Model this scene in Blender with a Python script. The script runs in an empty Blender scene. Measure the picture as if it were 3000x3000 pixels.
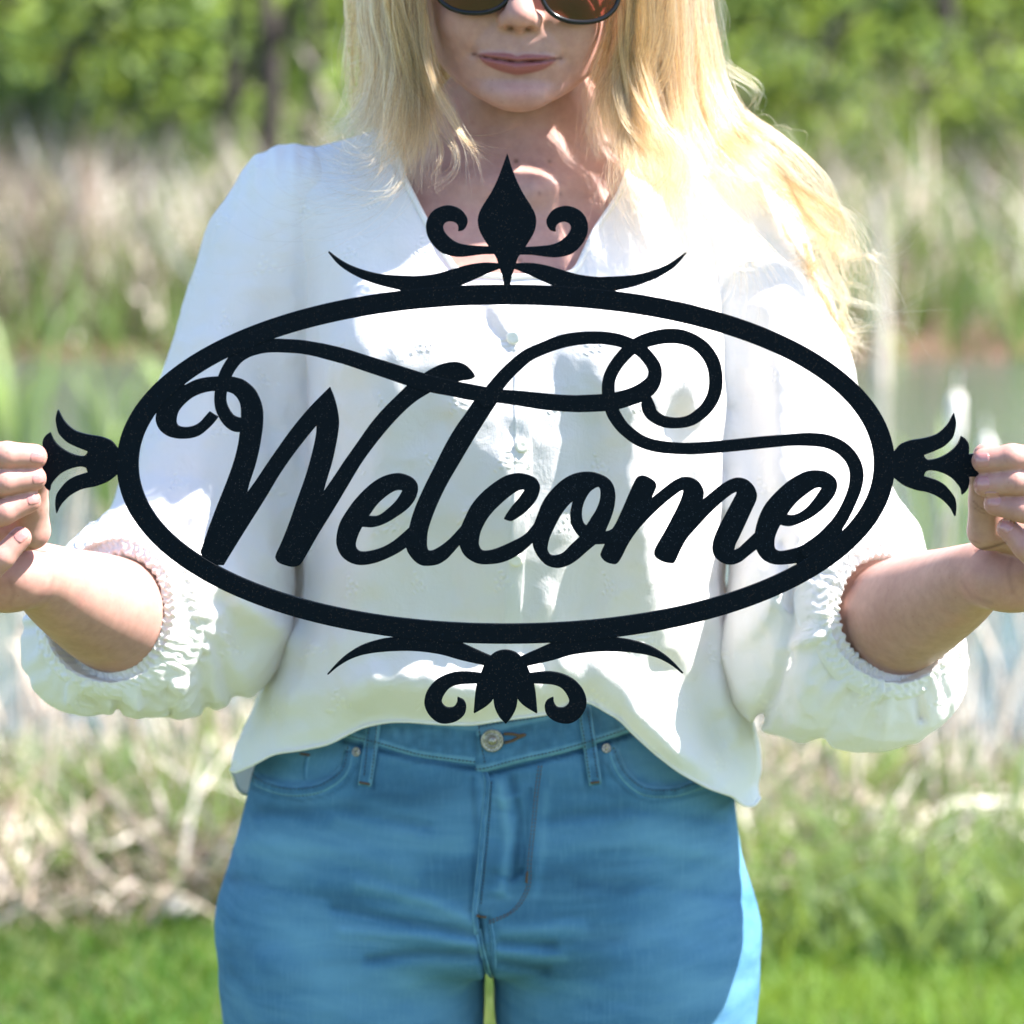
import bpy, bmesh, math, random, os
import numpy as np
from mathutils import Vector, Matrix
from mathutils.bvhtree import BVHTree
R = math.radians
rng = np.random.default_rng(7)
random.seed(7)
# ------------------------------------------------------------------ camera, world, sun, exposure
sc = bpy.context.scene
col = sc.collection
FPX = 8400.0                      # focal length in photograph pixels (frame 3000 wide)
PITCH = R(8.0)
CAM = np.array([0.0, -2.20, 1.445])
cam_data = bpy.data.cameras.new('camera'); cam = bpy.data.objects.new('camera', cam_data); col.objects.link(cam)
cam.location = CAM; cam.rotation_euler = (R(90) - PITCH, 0, 0)
cam_data.sensor_width = 36; cam_data.sensor_height = 36; cam_data.sensor_fit = 'HORIZONTAL'
cam_data.lens = 36 * FPX / 3000; cam_data.clip_start = 0.05; cam_data.clip_end = 900
cam_data.dof.use_dof = True; cam_data.dof.focus_distance = 1.95; cam_data.dof.aperture_fstop = 5.4
cam_data.dof.aperture_blades = 0
sc.camera = cam
sc.render.engine = 'CYCLES'
sc.render.resolution_x = sc.render.resolution_y = 1024
SUN_DIR = Vector((0.58, -0.045, 0.81)).normalized()       # towards the sun: right of the frame, high
sun_el = math.asin(SUN_DIR.z); sun_az = math.atan2(SUN_DIR.x, SUN_DIR.y)
world = bpy.data.worlds.new('World'); sc.world = world; world.use_nodes = True
wn = world.node_tree; wn.nodes.clear()
sky = wn.nodes.new('ShaderNodeTexSky'); sky.sky_type = 'NISHITA'; sky.sun_disc = False
sky.sun_elevation = sun_el; sky.sun_rotation = sun_az; sky.air_density = 1.0; sky.dust_density = 0.7; sky.ozone_density = 2.6
bgn = wn.nodes.new('ShaderNodeBackground'); bgn.inputs['Strength'].default_value = 0.10
won = wn.nodes.new('ShaderNodeOutputWorld')
wn.links.new(sky.outputs[0], bgn.inputs['Color']); wn.links.new(bgn.outputs[0], won.inputs['Surface'])
sl = bpy.data.lights.new('sun', 'SUN'); sun = bpy.data.objects.new('sun', sl); col.objects.link(sun)
sl.energy = 5.0; sl.angle = R(0.53); sl.color = (1.0, 0.955, 0.89)
sun.rotation_euler = SUN_DIR.to_track_quat('Z', 'Y').to_euler(); sun.location = (3, -1, 6)
sc.view_settings.view_transform = 'Standard'; sc.view_settings.look = 'None'
sc.view_settings.exposure = 2.25; sc.view_settings.gamma = 1.0; sc.view_settings.use_curve_mapping = False
sc.cycles.use_denoising = True
sc.cycles.max_bounces = 8; sc.cycles.diffuse_bounces = 4; sc.cycles.glossy_bounces = 3
sc.cycles.transmission_bounces = 6; sc.cycles.transparent_max_bounces = 12
sc.cycles.sample_clamp_indirect = 6.0
sc.cycles.caustics_reflective = False; sc.cycles.caustics_refractive = False

CP, SP = math.cos(PITCH), math.sin(PITCH)
def W(px, py, Y):
    """world point at depth plane y=Y seen at photograph pixel (px,py)"""
    u = (px - 1500) / FPX; v = (1500 - py) / FPX
    d = np.array([u, v * SP + CP, v * CP - SP])
    t = (Y - CAM[1]) / d[1]
    return CAM + d * t
def PX(p):
    """photograph pixel of world point(s)"""
    q = np.asarray(p, float) - CAM
    f = q[..., 1] * CP - q[..., 2] * SP; up = q[..., 1] * SP + q[..., 2] * CP
    return 1500 + FPX * q[..., 0] / f, 1500 - FPX * up / f

# ------------------------------------------------------------------ object helpers
def tag(o, label=None, cat=None, group=None, kind=None):
    if label: o['label'] = label
    if cat: o['category'] = cat
    if group: o['group'] = group
    if kind: o['kind'] = kind
    return o
def empty(name, loc=(0, 0, 0)):
    o = bpy.data.objects.new(name, None); col.objects.link(o); o.location = loc; o.empty_display_size = 0.05
    return o
def link(name, me, mat=None, parent=None, smooth=True):
    o = bpy.data.objects.new(name, me); col.objects.link(o)
    if mat:
        me.materials.clear(); me.materials.append(mat)
    if smooth and len(me.polygons):
        me.polygons.foreach_set('use_smooth', np.ones(len(me.polygons), bool))
    if parent is not None:
        o.parent = parent
        wm = Matrix.Translation(parent.location) if parent.parent is None else Matrix.Translation(parent.location) 
        top = parent; m = Matrix.Identity(4)
        chain = []
        while top is not None: chain.append(top); top = top.parent
        for q in reversed(chain): m = m @ q.matrix_parent_inverse @ Matrix.LocRotScale(q.location, q.rotation_euler, q.scale)
        o.matrix_parent_inverse = m.inverted()
    return o
def mesh_np(name, V, F, nside=4):
    """fast mesh from arrays; F is (n,nside)"""
    V = np.asarray(V, np.float32); F = np.asarray(F, np.int32)
    me = bpy.data.meshes.new(name)
    me.vertices.add(len(V)); me.vertices.foreach_set('co', V.ravel())
    me.loops.add(F.size); me.loops.foreach_set('vertex_index', F.ravel())
    me.polygons.add(len(F)); me.polygons.foreach_set('loop_start', np.arange(0, F.size, nside, dtype=np.int32))
    me.update(calc_edges=True); me.validate(verbose=False)
    return me
def mesh_py(name, V, F):
    me = bpy.data.meshes.new(name); me.from_pydata([tuple(map(float, v)) for v in V], [], [tuple(map(int, f)) for f in F]); me.update()
    return me
def add_attr(me, name, vals):
    a = me.attributes.new(name, 'FLOAT', 'POINT'); a.data.foreach_set('value', np.asarray(vals, np.float32))
def catmull(P, n=8, closed=False, corners=None):
    """smooth a polyline; corner points stay sharp"""
    P = np.asarray(P, float); N = len(P); out = []
    idx = range(N) if closed else range(N - 1)
    for i in idx:
        p1 = P[i]; p2 = P[(i + 1) % N]
        c1 = bool(corners and corners[i]); c2 = bool(corners and corners[(i + 1) % N])
        p0 = P[(i - 1) % N] if (closed or i > 0) else p1
        p3 = P[(i + 2) % N] if (closed or i + 2 < N) else p2
        if c1: p0 = p1 * 2 - (p2 + (p2 - p3) * 0.0) if not c2 else p1
        if c2: p3 = p2 * 2 - p1 if not c1 else p2
        if c1 and not c2: p0 = 2 * p1 - p2
        for k in range(n):
            t = k / n
            out.append(0.5 * ((2 * p1) + (-p0 + p2) * t + (2 * p0 - 5 * p1 + 4 * p2 - p3) * t * t + (-p0 + 3 * p1 - 3 * p2 + p3) * t ** 3))
    if not closed: out.append(P[-1])
    return np.array(out)
def interp(xs, ys):
    xs = np.asarray(xs, float); ys = np.asarray(ys, float)
    o = np.argsort(xs); xs, ys = xs[o], ys[o]
    # smooth (monotone-ish) resample of the control values
    g = np.linspace(xs[0], xs[-1], 400)
    lin = np.interp(g, xs, ys)
    k = 9; pad = np.pad(lin, k, mode='edge'); w = np.hanning(2 * k + 1); w /= w.sum()
    sm = np.convolve(pad, w, 'valid')
    return lambda q: np.interp(q, g, sm)

# ------------------------------------------------------------------ node helpers
def mat_new(name):
    m = bpy.data.materials.new(name); m.use_nodes = True
    nt = m.node_tree; b = nt.nodes['Principled BSDF']
    return m, nt, b
def nd(nt, typ, **kw):
    n = nt.nodes.new(typ)
    for k, v in kw.items():
        if k.startswith('i_'): n.inputs[k[2:].replace('_', ' ')].default_value = v
        else: setattr(n, k, v)
    return n
def ramp(nt, fac, stops):
    r = nt.nodes.new('ShaderNodeValToRGB'); cr = r.color_ramp
    while len(cr.elements) < len(stops): cr.elements.new(0.5)
    for e, (p, c) in zip(cr.elements, stops):
        e.position = p; e.color = (*c, 1) if len(c) == 3 else c
    nt.links.new(fac, r.inputs[0]); return r
def mixc(nt, fac, a, b, mode='MIX'):
    m = nt.nodes.new('ShaderNodeMix'); m.data_type = 'RGBA'; m.blend_type = mode
    for s, v in ((0, fac), (6, a), (7, b)):
        if hasattr(v, 'links') or isinstance(v, bpy.types.NodeSocket): nt.links.new(v, m.inputs[s])
        elif isinstance(v, (int, float)): m.inputs[s].default_value = v
        else: m.inputs[s].default_value = (*v, 1) if len(v) == 3 else v
    return m.outputs[2]
def noise_n(nt, scale, detail=3, rough=0.5, vec=None, dist=0.0):
    n = nt.nodes.new('ShaderNodeTexNoise'); n.inputs['Scale'].default_value = scale; n.inputs['Detail'].default_value = detail
    n.inputs['Roughness'].default_value = rough; n.inputs['Distortion'].default_value = dist
    if vec is not None: nt.links.new(vec, n.inputs['Vector'])
    return n
def bump(nt, h, strength, dist, bsdf=None, normal=None):
    b = nt.nodes.new('ShaderNodeBump'); b.inputs['Strength'].default_value = strength; b.inputs['Distance'].default_value = dist
    nt.links.new(h, b.inputs['Height'])
    if normal is not None: nt.links.new(normal, b.inputs['Normal'])
    if bsdf is not None: nt.links.new(b.outputs[0], bsdf.inputs['Normal'])
    return b.outputs[0]
def objvec(nt, scale=(1, 1, 1), rot=(0, 0, 0)):
    t = nt.nodes.new('ShaderNodeTexCoord'); m = nt.nodes.new('ShaderNodeMapping')
    m.inputs['Scale'].default_value = scale; m.inputs['Rotation'].default_value = rot
    nt.links.new(t.outputs['Object'], m.inputs[0]); return m.outputs[0]
# ================================================================== SDF MODELLING TOOLS
def smin(a, b, k):
    h = np.clip(0.5 + 0.5 * (b - a) / k, 0, 1)
    return b + (a - b) * h - k * h * (1 - h)
def smax(a, b, k): return -smin(-a, -b, k)
def cone(P, a, b, ra, rb):
    """round cone (tapered capsule)"""
    ba = b - a; L2 = max(float(ba @ ba), 1e-12); pa = P - a
    h = np.clip((pa @ ba) / L2, 0, 1)
    return np.linalg.norm(pa - h[:, None] * ba, axis=1) - (ra + (rb - ra) * h)
def ellip(P, c_, r, M=None):
    q = P - c_
    if M is not None: q = q @ M
    k0 = np.linalg.norm(q / r, axis=1); k1 = np.linalg.norm(q / (np.asarray(r) ** 2), axis=1)
    return k0 * (k0 - 1) / np.maximum(k1, 1e-9)
def rotm(ax, deg): return np.array(Matrix.Rotation(R(deg), 3, ax))
_tab = np.random.default_rng(3).random((64, 64, 64)).astype(np.float32) * 2 - 1
def vnoise(P, s):
    """smooth value noise in [-1,1]"""
    q = P * s; i = np.floor(q).astype(int); f = q - i; f = f * f * (3 - 2 * f); i0 = i & 63; i1 = (i + 1) & 63
    x0, y0, z0_ = i0.T; x1, y1, z1 = i1.T; fx, fy, fz = f.T
    def L(a, b, t): return a + (b - a) * t
    return L(L(L(_tab[x0, y0, z0_], _tab[x1, y0, z0_], fx), L(_tab[x0, y1, z0_], _tab[x1, y1, z0_], fx), fy),
             L(L(_tab[x0, y0, z1], _tab[x1, y0, z1], fx), L(_tab[x0, y1, z1], _tab[x1, y1, z1], fx), fy), fz)
CORN = [(0, 0, 0), (1, 0, 0), (0, 1, 0), (1, 1, 0), (0, 0, 1), (1, 0, 1), (0, 1, 1), (1, 1, 1)]
EDG = [(0, 1), (2, 3), (4, 5), (6, 7), (0, 2), (1, 3), (4, 6), (5, 7), (0, 4), (1, 5), (2, 6), (3, 7)]
def nets(fn, lo, hi, h, slack=0.004, B=8):
    """surface nets of fn (negative inside) on the box lo..hi, evaluated only in blocks near the surface"""
    lo = np.asarray(lo, float); hi = np.asarray(hi, float)
    S = B * 4; n = np.ceil((hi - lo) / (h * S)).astype(int); N = n * S
    def sel(cs, b):
        ctr = lo + (cs + 0.5) * h * b; rad = h * b * 0.87 * 1.3 + slack
        d = np.concatenate([fn(ctr[i:i + 60000]) for i in range(0, len(ctr), 60000)]) if len(ctr) else np.zeros(0)
        return cs[np.abs(d) <= rad]
    cs = np.stack(np.meshgrid(*[np.arange(k) for k in n], indexing='ij'), -1).reshape(-1, 3); cs = sel(cs, S)
    sub = np.array(CORN)
    for b in (B * 2, B): cs = sel((cs[:, None] * 2 + sub[None]).reshape(-1, 3), b)
    g = np.stack(np.meshgrid(*[np.arange(B + 1)] * 3, indexing='ij'), -1).reshape(-1, 3)
    ACT = []; VAL = []
    for i in range(0, len(cs), 160):
        a = cs[i:i + 160] * B
        F = fn((lo + (a[:, None] + g[None]).reshape(-1, 3) * h)).reshape(-1, B + 1, B + 1, B + 1)
        F[F == 0] = 1e-7; ins = F < 0
        cn = sum(ins[:, c_[0]:B + c_[0], c_[1]:B + c_[1], c_[2]:B + c_[2]].astype(np.int8) for c_ in CORN)
        w = np.argwhere((cn > 0) & (cn < 8)); 
        ACT.append(a[w[:, 0]] + w[:, 1:]); VAL.append(np.stack([F[w[:, 0], w[:, 1] + c_[0], w[:, 2] + c_[1], w[:, 3] + c_[2]] for c_ in CORN], 1))
    act = np.concatenate(ACT); val = np.concatenate(VAL); lin = (act[:, 0].astype(np.int64) * N[1] + act[:, 1]) * N[2] + act[:, 2]
    o = np.argsort(lin); act, val, lin = act[o], val[o], lin[o]
    acc = np.zeros((len(act), 3)); cnt = np.zeros(len(act)); CA = np.array(CORN, float)
    for e0, e1 in EDG:
        a, b_ = val[:, e0], val[:, e1]; m = (a < 0) != (b_ < 0); t = np.where(m, a / np.where(m, a - b_, 1), 0)
        acc += np.where(m[:, None], CA[e0] + t[:, None] * (CA[e1] - CA[e0]), 0); cnt += m
    V = lo + (act + acc / cnt[:, None]) * h
    Q = []
    for ax in range(3):
        o1, o2 = [(1, 2), (2, 0), (0, 1)][ax]
        m = (val[:, 0] < 0) != (val[:, 1 << ax] < 0); E = act[m]; fl = val[m, 0] < 0
        def at(d1, d2):
            q = E.copy(); q[:, o1] -= d1; q[:, o2] -= d2
            l = (q[:, 0].astype(np.int64) * N[1] + q[:, 1]) * N[2] + q[:, 2]; k = np.minimum(np.searchsorted(lin, l), len(lin) - 1)
            return np.where((lin[k] == l) & (q >= 0).all(1), k, -1)
        q = np.stack([at(1, 1), at(0, 1), at(0, 0), at(1, 0)], 1); q[~fl] = q[~fl][:, ::-1]; Q.append(q)
    Q = np.concatenate(Q); Q = Q[(Q >= 0).all(1)]
    return V, Q
def relax(V, Q, it=1, w=0.5):
    """light laplacian smoothing over quads"""
    n = len(V)
    for _ in range(it):
        S = np.zeros_like(V); C = np.zeros(n)
        for a in range(4):
            for b_ in ((a + 1) % 4, (a + 3) % 4):
                for k in range(3): S[:, k] += np.bincount(Q[:, a], V[Q[:, b_], k], n)
                C += np.bincount(Q[:, a], minlength=n)
        V = V + w * (S / np.maximum(C, 1)[:, None] - V)
    return V
def clip_mesh(V, Q, g):
    """keep g<0; verts of the crossing quads slide onto g=0 so that the edge is clean"""
    keep = g < 0
    qk = keep[Q].sum(1); Q1 = Q[qk >= 1]
    # quads that cross: move outside verts onto the nearest crossing along their edges
    newV = V.copy(); moved = np.zeros(len(V), bool); acc = np.zeros_like(V); cn = np.zeros(len(V))
    for a in range(4):
        for b_ in ((a + 1) % 4, (a + 3) % 4, (a + 2) % 4):
            i, j = Q1[:, a], Q1[:, b_]; m = (~keep[i]) & keep[j]
            i, j = i[m], j[m]; t = (g[i] / (g[i] - g[j]))[:, None]
            p = V[i] + t * (V[j] - V[i])
            for k in range(3): acc[:, k] += np.bincount(i, p[:, k], len(V))
            cn += np.bincount(i, minlength=len(V))
    m = cn > 0; newV[m] = acc[m] / cn[m][:, None]
    used = np.unique(Q1); mp = np.full(len(V), -1); mp[used] = np.arange(len(used))
    return newV[used], mp[Q1], used
def near(P, line, ):
    """distance and parameter of points (n,2) to a polyline"""
    D = np.full(len(P), 1e9); L = np.asarray(line, float)
    for a, b_ in zip(L[:-1], L[1:]):
        ba = b_ - a; h = np.clip(((P - a) @ ba) / (ba @ ba), 0, 1); D = np.minimum(D, np.linalg.norm(P - a - h[:, None] * ba, axis=1))
    return D
# ================================================================== THE SIGN
def cvt(ox, oy, s):
    return lambda L: [((ox + p[0] / s), (oy + p[1] / s)) + ((p[2] / s,) if len(p) > 2 and not isinstance(p[2], str) else tuple(p[2:])) for p in L]
zA = cvt(400, 950, 3.22); zB = cvt(550, 1100, 2.76); zC = cvt(1150, 1000, 3.22); zD = cvt(1250, 1250, 3.22)
zE = cvt(1700, 950, 3.22); zF = cvt(1750, 1200, 3.22); zG = cvt(2200, 1150, 3.864); zH = cvt(950, 950, 3.22)
zI = cvt(1200, 400, 3.22); zJ = cvt(600, 1850, 1.932); zK = cvt(2650, 1250, 5.52); z0 = cvt(0, 0, 1.0)
c = 'c'
POLY = {}
POLY['W'] = dict(outer=zB([(425,455,c),(410,560),(380,680),(340,800),(290,930),(230,1080),(170,1240),(105,1425,c),(150,1520,c),(290,1530,c),(400,1350),(500,1190),(620,1000),(740,800),(850,640),(950,510),(1045,395,c),(1040,480),(1010,620),(960,800),(890,1000),(820,1200),(760,1350),(715,1450),(717,1482),(740,1510),(790,1530),(850,1543),(890,1535),(920,1510),(980,1410),(1060,1270),(1160,1110),(1280,910),(1400,710),(1520,545),(1640,400),(1750,285),(1850,200)])
  + zH([(1010,630,c),(1150,600,c),(1240,538,c),(1310,525),(1380,515),(1418,493,c),(1410,470),(1380,430),(1330,385),(1260,360),(1170,363),(1080,390),(1000,430),(940,465,c),(880,520,c),(785,578,c),(680,680),(560,800),(440,940),(320,1110),(200,1280),(100,1430)])
  + zB([(1093,952,c),(1120,850),(1160,720),(1190,590),(1215,450),(1220,360),(1205,260),(1180,170),(1150,95,c),(1100,145),(1020,225),(930,325),(830,450),(730,590),(640,720),(560,840),(475,958,c),(500,860),(540,740),(575,600),(600,450),(607,360),(605,280),(585,200),(545,120),(490,65),(430,30)])
  + zA([(880,495),(775,495),(650,505),(550,530),(460,575,c),(380,570,c),(260,640,c),(150,800,c),(195,825,c),(185,880),(195,940),(230,1000),(290,1045),(360,1068),(430,1075),(520,1068),(600,1040),(670,985),(725,930),(768,875,c),(690,825,c),(650,870),(600,925),(540,960),(470,973),(410,965),(380,940),(375,890),(395,820),(450,750),(530,685),(620,645),(700,627),(735,625,c),(845,630,c),(890,640),(935,670),(970,720),(987,780),(990,885,c)]), holes=[])
POLY['e'] = dict(outer=zB([(1700,793),(1800,820),(1850,870),(1858,930),(1835,1000),(1780,1070),(1700,1130),(1600,1190),(1500,1222),(1410,1218,c),(1380,1280),(1358,1350),(1362,1395),(1400,1425),(1480,1420),(1580,1390),(1680,1330),(1790,1235,c),(1850,1290,c),(1850,1400,c),(1768,1385,c),(1700,1430),(1600,1480),(1500,1515),(1400,1528),(1320,1510),(1250,1460),(1210,1380),(1207,1300),(1230,1200),(1280,1110),(1360,1000),(1470,890),(1580,820)]),
  holes=[zB([(1740,930,c),(1720,922),(1670,930),(1600,975),(1530,1040),(1460,1138,c),(1540,1135),(1620,1080),(1690,1010)])])
POLY['l'] = dict(outer=zC([(775,555,c),(700,670),(600,810),(500,980),(400,1180),(300,1380),(220,1560),(180,1680),(160,1755,c),(175,1880,c)]) + zB([(1768,1385,c),(1785,1430),(1830,1490),(1880,1525),(1932,1535)])
  + zD([(100,1295),(180,1250),(240,1190),(310,1110,c),(400,1050,c),(400,950,c),(330,940,c),(240,1040),(160,1110),(80,1160),(30,1172),(5,1150),(0,1080),(10,980),(50,850),(120,680),(200,520),(300,350),(400,180),(510,0)]) + zC([(985,570,c),(930,500,c),(860,490,c)]), holes=[])
POLY['c'] = dict(outer=zD([(875,441),(950,455),(1020,485),(1060,540),(1065,590),(1040,670),(990,740),(920,810),(830,870),(790,885),(732,868,c),(760,820),(810,750),(870,680),(928,597,c),(905,588),(850,605),(770,660),(690,730),(620,800),(560,880),(510,980),(492,1060),(492,1120),(520,1165),(570,1172),(650,1155),(770,1105),(880,1050),(950,1000),(1015,920,c),(1080,950,c),(1080,1070,c),(1000,1088,c),(920,1160),(820,1230),(700,1278),(570,1293),(480,1285),(400,1245),(345,1190),(310,1110,c),(330,940,c),(360,870),(420,750),(500,650),(600,560),(720,480),(800,450)]), holes=[])
POLY['o'] = dict(outer=zD([(1520,428),(1620,445),(1710,490),(1760,560),(1777,650),(1765,760),(1735,860),(1680,990,c),(1720,985),(1755,965,c),(1820,1000,c),(1770,1100,c),(1687,1100,c),(1640,1103),(1590,1105,c),(1500,1180),(1420,1250),(1330,1305),(1230,1328),(1130,1300),(1060,1230),(1015,1150),(1000,1088,c),(1015,920,c),(1050,830),(1100,710),(1180,600),(1290,500),(1400,445)]),
  holes=[zD([(1383,692,c),(1340,730),(1270,820),(1210,930),(1160,1040),(1140,1120),(1140,1170),(1170,1210),(1220,1215),(1290,1190),(1360,1120),(1448,1040,c),(1400,980),(1365,910),(1357,820),(1370,750)]),
         zD([(1510,935,c),(1480,910),(1463,850),(1465,770),(1490,690),(1540,610),(1600,568),(1630,570),(1643,620),(1635,700),(1600,790),(1550,870)])])
POLY['m'] = dict(outer=zF([(430,625),(480,640),(535,675),(553,710),(545,750),(500,848,c),(580,785),(680,705),(760,655),(830,638),(900,650),(960,690),(995,750),(1000,800),(990,858,c),(1060,800),(1160,720),(1250,665),(1330,645),(1410,665),(1470,720),(1500,790),(1495,850),(1460,930),(1400,1060),(1340,1190),(1300,1270),(1285,1333,c),(1340,1305),(1400,1250),(1490,1165,c),(1560,1160,c),(1560,1320,c),(1500,1312,c),(1420,1375),(1350,1430),(1270,1457),(1190,1445),(1120,1395),(1090,1330),(1095,1250),(1130,1150),(1200,1010),(1270,880),(1310,805),(1316,780),(1295,775),(1220,825),(1130,905),(1030,1000),(930,1110),(840,1215),(780,1320),(745,1400),(720,1440),(690,1444),(620,1430),(555,1390),(540,1350),(560,1290),(630,1170),(700,1040),(770,900),(805,810),(812,768),(795,757),(730,800),(630,880),(500,1000),(380,1130),(290,1260),(230,1380),(190,1440),(150,1452),(80,1430),(38,1385),(38,1350),(78,1258,c),(145,1126,c),(180,1070),(240,940),(300,800),(350,690),(380,640)]), holes=[])
POLY['e2'] = dict(outer=zG([(740,885),(830,895),(910,935),(960,990),(972,1060),(945,1150),(880,1240),(790,1330),(680,1410),(560,1470),(450,1505),(380,1503),(330,1490,c),(295,1560),(265,1650),(263,1740),(285,1780),(330,1797),(400,1790),(520,1760),(650,1700),(770,1630),(870,1540),(950,1440),(1020,1320),(1060,1240,c),(1120,1260,c),(1080,1420,c),(1020,1580,c),(900,1760,c),(700,1900,c)])
  + zF([(1900,1470,c),(1875,1443,c),(1800,1453),(1720,1458),(1650,1450),(1580,1420),(1530,1370),(1500,1312,c),(1490,1165,c)]) + zG([(60,1530),(100,1400),(160,1280),(240,1180),(340,1080),(450,990),(570,920),(660,890)]),
  holes=[zG([(805,1080,c),(780,1070),(720,1080),(630,1140),(530,1220),(450,1310),(400,1385,c),(480,1390),(560,1360),(640,1300),(710,1220),(760,1150)])])
STROKES = [
 zA([(1000,950,62),(930,940,66),(866,895,60),(814,812,57),(792,730,53),(795,640,53),(815,550,54),(838,480,56),(880,400,57),(950,310,60),(1050,245,62),(1180,208,62),(1300,200,60),(1400,203,60),(1550,212,60),(1700,238,62)])
 + zH([(0,254,65),(200,305,68),(400,370,70),(600,434,73),(800,500,75),(1000,560,75),(1200,603,70),(1400,643,70)]) + zC([(1000,515,60),(1200,537,66),(1400,563,73),(1600,582,74),(1750,588,75)])
 + zE([(0,748,76),(200,740,77),(330,724,78),(450,692,75),(560,650,78),(640,598,76),(690,535,66),(706,460,60),(695,400,60),(655,335,58),(590,262,58),(515,212,58),(430,173,56),(350,148,56),(250,132,56),(150,126,56),(0,132,57)])
 + zC([(1600,0,58),(1440,58,54),(1280,130,56),(1150,235,60),(1050,335,62),(965,440,66),(890,545,72)]),
 zE([(630,700,40),(641,775,62),(675,848,56),(757,905,51),(830,925,49),(910,930,46),(1000,918,47),(1083,882,50),(1183,797,53),(1250,690,57),(1277,580,60),(1273,450,61),(1238,335,63),(1165,232,63),(1070,160,62),(960,120,65),(850,110,66),(740,121,64),(620,153,62),(530,195,60),(440,262,58),(350,365,55),(295,457,56),(268,540,56),(264,640,57),(275,730,57),(300,810,60),(335,880,60),(410,980,56),(540,1083,54),(670,1137,52),(820,1162,52),(1000,1172,50),(1200,1163,52),(1450,1141,52),(1700,1115,52)])
 + zG([(386,541,60),(600,530,67),(780,538,70),(900,565,72),(1000,612,73),(1070,665,74),(1135,740,74),(1180,830,74),(1197,920,74),(1193,1000,72),(1172,1100,68),(1130,1210,65),(1075,1330,66),(1005,1450,70),(915,1565,76),(800,1680,80),(640,1790,76)]) ]
def mirror(L, cx, dy=0.0): return [(2 * cx - p[0], p[1] + dy) + tuple(p[2:]) for p in L][::-1]
half_bud = zI([(922,165,c),(960,290),(1010,420),(1070,540),(1140,650),(1180,730),(1192,800),(1175,890),(1130,975),(1085,1045,c),(1250,1035),(1350,1020),(1430,985),(1500,920),(1525,860),(1505,815),(1450,800),(1395,820),(1375,860),(1378,895,c),(1330,880),(1298,830),(1300,770),(1350,700),(1420,665),(1500,658),(1590,690),(1650,750),(1680,840),(1665,940),(1610,1030),(1530,1100),(1430,1130),(1350,1135),(1250,1125),(1150,1112),(1040,1110,c),(1020,1140),(1000,1195,c),(985,1245,c),(960,1320),(945,1400,c),(945,1440,c)])
top_bud = half_bud + mirror(half_bud[1:], 1485.5, -1.5)
top_wing = z0([(958,733,c),(1006,767),(1056,789),(1118,804),(1200,809.5),(1231,809),(1278,803),(1324,790),(1371,777),(1417,770.5),(1459,772,c),(1480,775,c),(1478,790,c),(1466,785,c),(1433,798),(1386,819),(1344,838,c),(1344,856,c),(1178,880,c),(1178,850,c),(1106,832),(1043,807),(994,775)])
top_wing_r = [(p[0], p[1] + (p[0] - 1485) * 0.009) + tuple(p[2:]) for p in mirror(top_wing, 1485.3)]
bot_wing = zJ([(680,257,c),(760,170),(820,120),(900,75),(1000,45),(1097,31,c),(1097,0,c),(1440,30,c),(1440,60,c),(1620,140,c),(1700,150,c),(1700,190,c),(1590,190,c),(1450,158),(1330,125),(1200,108),(1080,107),(950,118),(850,142),(760,190)])
bot_scroll = zJ([(1574,238,c),(1480,228),(1400,235),(1320,270),(1265,330),(1245,400),(1265,460),(1310,505),(1360,518),(1420,505),(1465,470),(1478,425),(1465,390),(1432,372,c),(1430,400),(1410,428),(1370,430),(1342,405),(1345,370),(1380,320),(1430,298),(1500,292),(1555,290,c),(1620,290,c),(1620,238,c)])
bot_half = zJ([(1700,105),(1750,115),(1785,140),(1820,190),(1840,240),(1860,290),(1872,360),(1880,460,c),(1820,425),(1785,395),(1770,372,c),(1760,430),(1735,480),(1704,518,c)])
bot_bud = bot_half + mirror(bot_half[1:-1], 600 + 1702 / 1.932)
side = zK([(918,155,c),(980,200),(1025,270),(1035,360),(1028,445,c),(1330,445,c),(1330,800,c),(1030,800,c),(1042,880),(1020,980),(975,1050),(925,1090,c),(910,1000),(850,910),(760,820),(640,750),(500,705),(400,697),(330,725),(305,800,c),(400,830),(520,870),(640,940),(740,1050),(810,1160),(830,1280),(825,1380),(812,1450,c),(760,1340),(690,1250),(590,1160),(480,1095),(360,1050),(200,1020)]) \
 + zG([(1830,1085),(1740,1050),(1680,1010),(1625,965,c),(1560,900,c),(1560,750,c),(1628,665,c),(1690,592),(1780,552)]) + zK([(130,218),(300,192),(450,152),(560,98)]) \
 + z0([(2776,1244),(2793.5,1212,c),(2799,1240)]) + zK([(785,140),(730,220),(630,310),(500,375),(400,415),(305,450,c),(320,495),(380,540),(500,525),(640,470),(780,375),(870,270)])
side_l = [(p[0], p[1] - 11) + tuple(p[2:]) for p in mirror(side, 1482)]
def superell(cx, cy, a, b, n=2.06, k=260):
    out = []
    for i in range(k):
        t = 2 * math.pi * i / k; C_, S_ = math.cos(t), math.sin(t)
        out.append((cx + a * math.copysign(abs(C_) ** (2 / n), C_), cy + b * math.copysign(abs(S_) ** (2 / n), S_)))
    return out
def smooth_poly(L, n=5):
    P = np.array([[p[0], p[1]] for p in L]); cs = [len(p) > 2 for p in L]
    return catmull(P, n, True, cs)
def seg_dist(X, Y, A, B):
    ba = B - A; h = np.clip(((X - A[0]) * ba[0] + (Y - A[1]) * ba[1]) / max((ba ** 2).sum(), 1e-9), 0, 1)
    return np.hypot(X - A[0] - h * ba[0], Y - A[1] - h * ba[1]), h
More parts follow.
